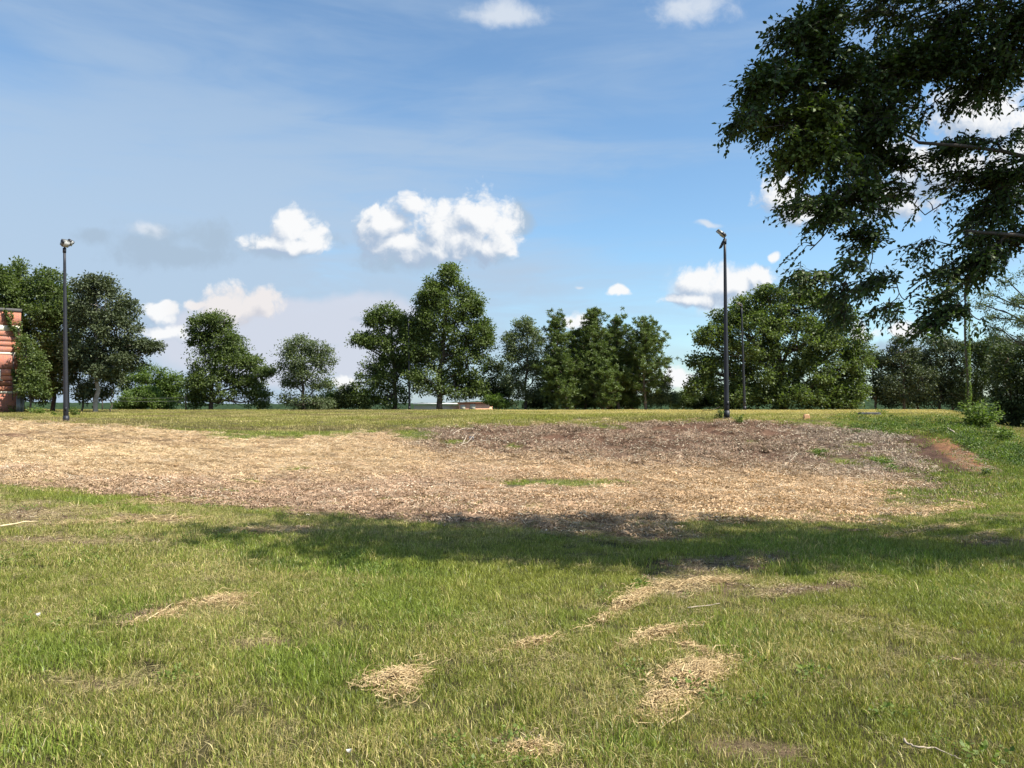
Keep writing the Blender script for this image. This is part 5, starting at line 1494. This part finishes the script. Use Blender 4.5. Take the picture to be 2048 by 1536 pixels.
def make_small():
    global M_HEAP
    M_HEAP = leafy('cut_grass_heap', (.24, .160, .075), (.66, .50, .27), .12, .7, .1, tcol=(1, .95, .8))
    straw_heap('large heap of pale dry grass at the lower right of centre', 1385, 1352, 150, 62, -24, 1500, 1)
    straw_heap('tail of dry grass trailing from the large heap towards the viewer', 1320, 1395, 90, 30, -38, 380, 2, thick=.02)
    straw_heap('round heap of pale dry grass left of the large heap', 795, 1355, 100, 44, -12, 700, 3)
    straw_heap('long thin heap of brown dry grass on the left half of the lawn', 440, 1203, 120, 20, -8, 520, 4)
    straw_heap('brown clump of dry grass at the lower left end of the long thin heap', 330, 1232, 110, 16, -14, 240, 5, thick=.02)
    straw_heap('streak of dry grass running up to the bare soil spot', 1262, 1196, 130, 26, -28, 700, 6)
    straw_heap('sprawled dry grass lying above the large heap', 1320, 1262, 120, 20, -14, 380, 7)
    straw_heap('thin streak of dry grass joining the sprawl to the large heap', 1390, 1296, 110, 12, 22, 220, 8, thick=.015)
    straw_heap('dry grass scattered round the bare soil spot in the shade edge', 1400, 1158, 160, 22, -6, 420, 9)
    straw_heap('faint trail of clippings between the two right heaps', 1065, 1280, 110, 14, -14, 140, 10, thick=.015)
    straw_heap('pale clippings beside the left bare soil spot', 290, 1050, 300, 14, -4, 520, 11, L=(.1, .4), thick=.03)
    straw_heap('pale clippings above the left bare soil spot', 60, 984, 180, 8, 0, 420, 12, L=(.1, .35))
    straw_heap('pale clippings on the rim of the hollow at left', 300, 1012, 240, 10, -6, 420, 13, L=(.1, .4))
    straw_heap('streak of clippings at the right end of the hollow', 1860, 1038, 240, 9, -10, 520, 14, L=(.1, .4))
    straw_heap('second streak of clippings at the right end of the hollow', 1900, 988, 180, 10, -5, 300, 15, L=(.08, .35))
    straw_heap('pale clippings at the foot of the right lawn beyond the shade', 1965, 1050, 60, 10, -10, 140, 16, L=(.08, .3))
    straw_heap('dry grass flecks in the shade below the hollow', 1260, 1068, 90, 6, 4, 160, 17, L=(.08, .3))
    straw_heap('short pale clippings left of the shade', 530, 1062, 170, 9, -3, 260, 18, L=(.08, .3))
    straw_heap('flat pale dead grass bundle on the bank crest left of the branches', 800, 856, 46, 8, -25, 160, 19, L=(.25, .7))
    straw_heap('brown clippings right of the near bare spot', 1060, 1500, 90, 18, -5, 160, 20, thick=.02)

    def branch(label, pts, r, mat=M_DEAD, cat='branch', group=None, name='fallen_branch', side=True):
        rng = np.random.default_rng(int(sum(p[0] for p in pts)))
        G = [ground_hit(p[0], p[1]) + Vector((0, 0, p[2])) for p in pts]; o = G[0].copy()
        q = np.array([g - o for g in G]); t = np.linspace(0, len(q) - 1, len(q) * 4)
        q = np.stack([np.interp(t, range(len(q)), q[:, k]) for k in range(3)], 1); q[1:-1] += rng.normal(0, .3 * r, (len(q) - 2, 3))
        mb = MB(); mb.tube(q, np.linspace(r, r * .35, len(q)), 6)
        if side:
            for _ in range(3):
                k = rng.integers(len(q) // 3, len(q)); L = np.linalg.norm(q[-1] - q[0]) * .25
                mb.tube(curve(q[k], q[k] + rng.normal(0, 1, 3) * [L, L, L * .2] + [0, 0, .02], rng, .1, 4), np.linspace(r * .45, r * .15, 4), 4)
        b = mb.build(name, mat, None, True); b.location = o; b['label'] = label; b['category'] = cat
        if group: b['group'] = group
        return b
    branch('long pale curved branch on the upper bank near the branch pile', [(896, 880, .05), (910, 870, .15), (930, 864, .18), (950, 862, .1)], .024, group='branches on the bank')
    branch('whitish forked stick in the branch pile on the bank', [(920, 892, .05), (935, 890, .1), (948, 882, .2), (952, 876, .18)], .018, group='branches on the bank')
    branch('dark bent stick at the top of the branch pile', [(930, 876, .12), (945, 876, .22), (955, 880, .1)], .018, M_BARKD, group='branches on the bank')
    branch('short grey stick left end of the branch pile', [(922, 893, .03), (930, 884, .12), (934, 878, .12)], .03, group='branches on the bank')
    branch('thin straight stick lying right of the branch pile', [(960, 884, .05), (982, 884, .06)], .025, M_DEAD, group='branches on the bank')
    branch('bleached curved root stalk at the bottom right of the lawn', [(1808, 1490, .02), (1812, 1503, .03), (1832, 1510, .035), (1870, 1512, .03), (1905, 1524, .02), (1922, 1530, .02)], .006, side=False, cat='stick')
    branch('thin pale stick below the long thin heap of dry grass', [(292, 1252, .03), (345, 1222, .06)], .005, M_STRAWP, side=False, cat='stick')
    branch('pale stick lying across the bare soil spot', [(1375, 1222, .03), (1440, 1216, .04)], .006, side=False, cat='stick')
    branch('brown stick on the rim where the hollow meets the shade', [(918, 1042, .04), (960, 1040, .05)], .02, M_BARKD, cat='stick', side=False)
    branch('long pale stem at the left end of the bare soil spot', [(0, 1062, .05), (50, 1054, .06), (75, 1052, .05)], .012, M_STRAWP, cat='stick', side=False)
    branch('bare arching vine stem left of the right near light pole', [(1403, 822, .05), (1424, 834, .35), (1440, 830, .5)], .02, M_BARKD, cat='vine', side=False)
    branch('pale stick running down the bank above the bare scar', [(1895, 862, .1), (1915, 872, .1), (1928, 880, .08)], .035, cat='stick', side=False)
    branch('bleached sticks low on the bank under the far light pole, left one', [(1560, 922, .05), (1590, 912, .1)], .016, cat='stick')
    branch('forked bleached stick low on the bank, right of its fellow', [(1576, 926, .05), (1596, 916, .12)], .016, cat='stick')
    branch('dark thin stick lying on the straw near the right end of the hollow', [(1703, 1012, .03), (1745, 1020, .03)], .018, M_BARKD, cat='stick', side=False)

    # orange tan stone on the plateau
    def stone(label, px, py, wpx, hpx, col, seed, name='stone', cat='stone'):
        g = ground_hit(px, py); s = g.y / F; rng = np.random.default_rng(seed)
        import bmesh
        bm = bmesh.new(); bmesh.ops.create_icosphere(bm, subdivisions=3, radius=1.0)
        for v in bm.verts:
            c = v.co.copy(); k = 1 + .22 * (fbm(np.array([c.x * 1.6 + seed]), np.array([c.y * 1.6 + c.z * 1.1]), seed, 3)[0] - .5) * 2
            q = c * k
            q = Vector([max(-.75, min(.75, t)) * 1.2 for t in q])
            v.co = Vector((max(-.85, min(.85, q.x)) * wpx * s / 2, max(-.85, min(.85, q.y)) * wpx * s / 2.4, q.z * hpx * s * .6 + hpx * s * .35))
        me = bpy.data.meshes.new(name); bm.to_mesh(me); bm.free(); me.materials.append(plain(name + '_face', col, .9, var=.25, scale=9, bump=.4))
        o = link(name, me, None, g); o['label'] = label; o['category'] = cat
    stone('squarish tan stone standing on the plateau grass right of the poles', 1613, 838, 13, 11, (.62, .34, .18), 3)
    stone('small white rock fleck on the plateau edge above the scar', 1810, 848, 6, 4, (.7, .68, .62), 5)
    stone('low dark ash heap on the plateau below the round oak edge', 1738, 832, 44, 8, (.07, .068, .07), 7, 'ash_heap', 'heap')
    stone('dark grey rag lump in the branch pile on the bank', 943, 882, 11, 7, (.12, .14, .17), 8, 'rag', 'rag')
    # small pale leaves on the lawn
    def scrap(label, px, py, size, yaw):
        g = ground_hit(px, py); m = MB(); n = 8
        a = np.linspace(0, 2 * pi, n, endpoint=False)
        top = np.stack([np.cos(a) * size * .5, np.sin(a) * size * .28, .04 + .25 * size * np.cos(a * 2)], 1)
        bot = top - [0, 0, .003]
        V = np.concatenate([top, bot]); f = [(k, (k + 1) % n, n + (k + 1) % n, n + k) for k in range(n)]
        m.add(V, f); m.f3.append(np.array([(0, k, k + 1) for k in range(1, n - 1)])); m.f3.append(np.array([(n, n + k + 1, n + k) for k in range(1, n - 1)]))
        o = m.build('fallen_leaf', plain('pale_dead_leaf', (.50, .48, .42), .8), None); o.location = g; o.rotation_euler = (0.3, 0, yaw); o['label'] = label; o['category'] = 'leaf'
    scrap('pale dead leaf standing in the grass at the left', 73, 1242, .04, 1.2)
    scrap('small white scrap in the grass at the bottom edge', 697, 1519, .026, .3)


make_small()
print('TRIS', sum(len(m.polygons) * 2 for m in bpy.data.meshes), flush=True)
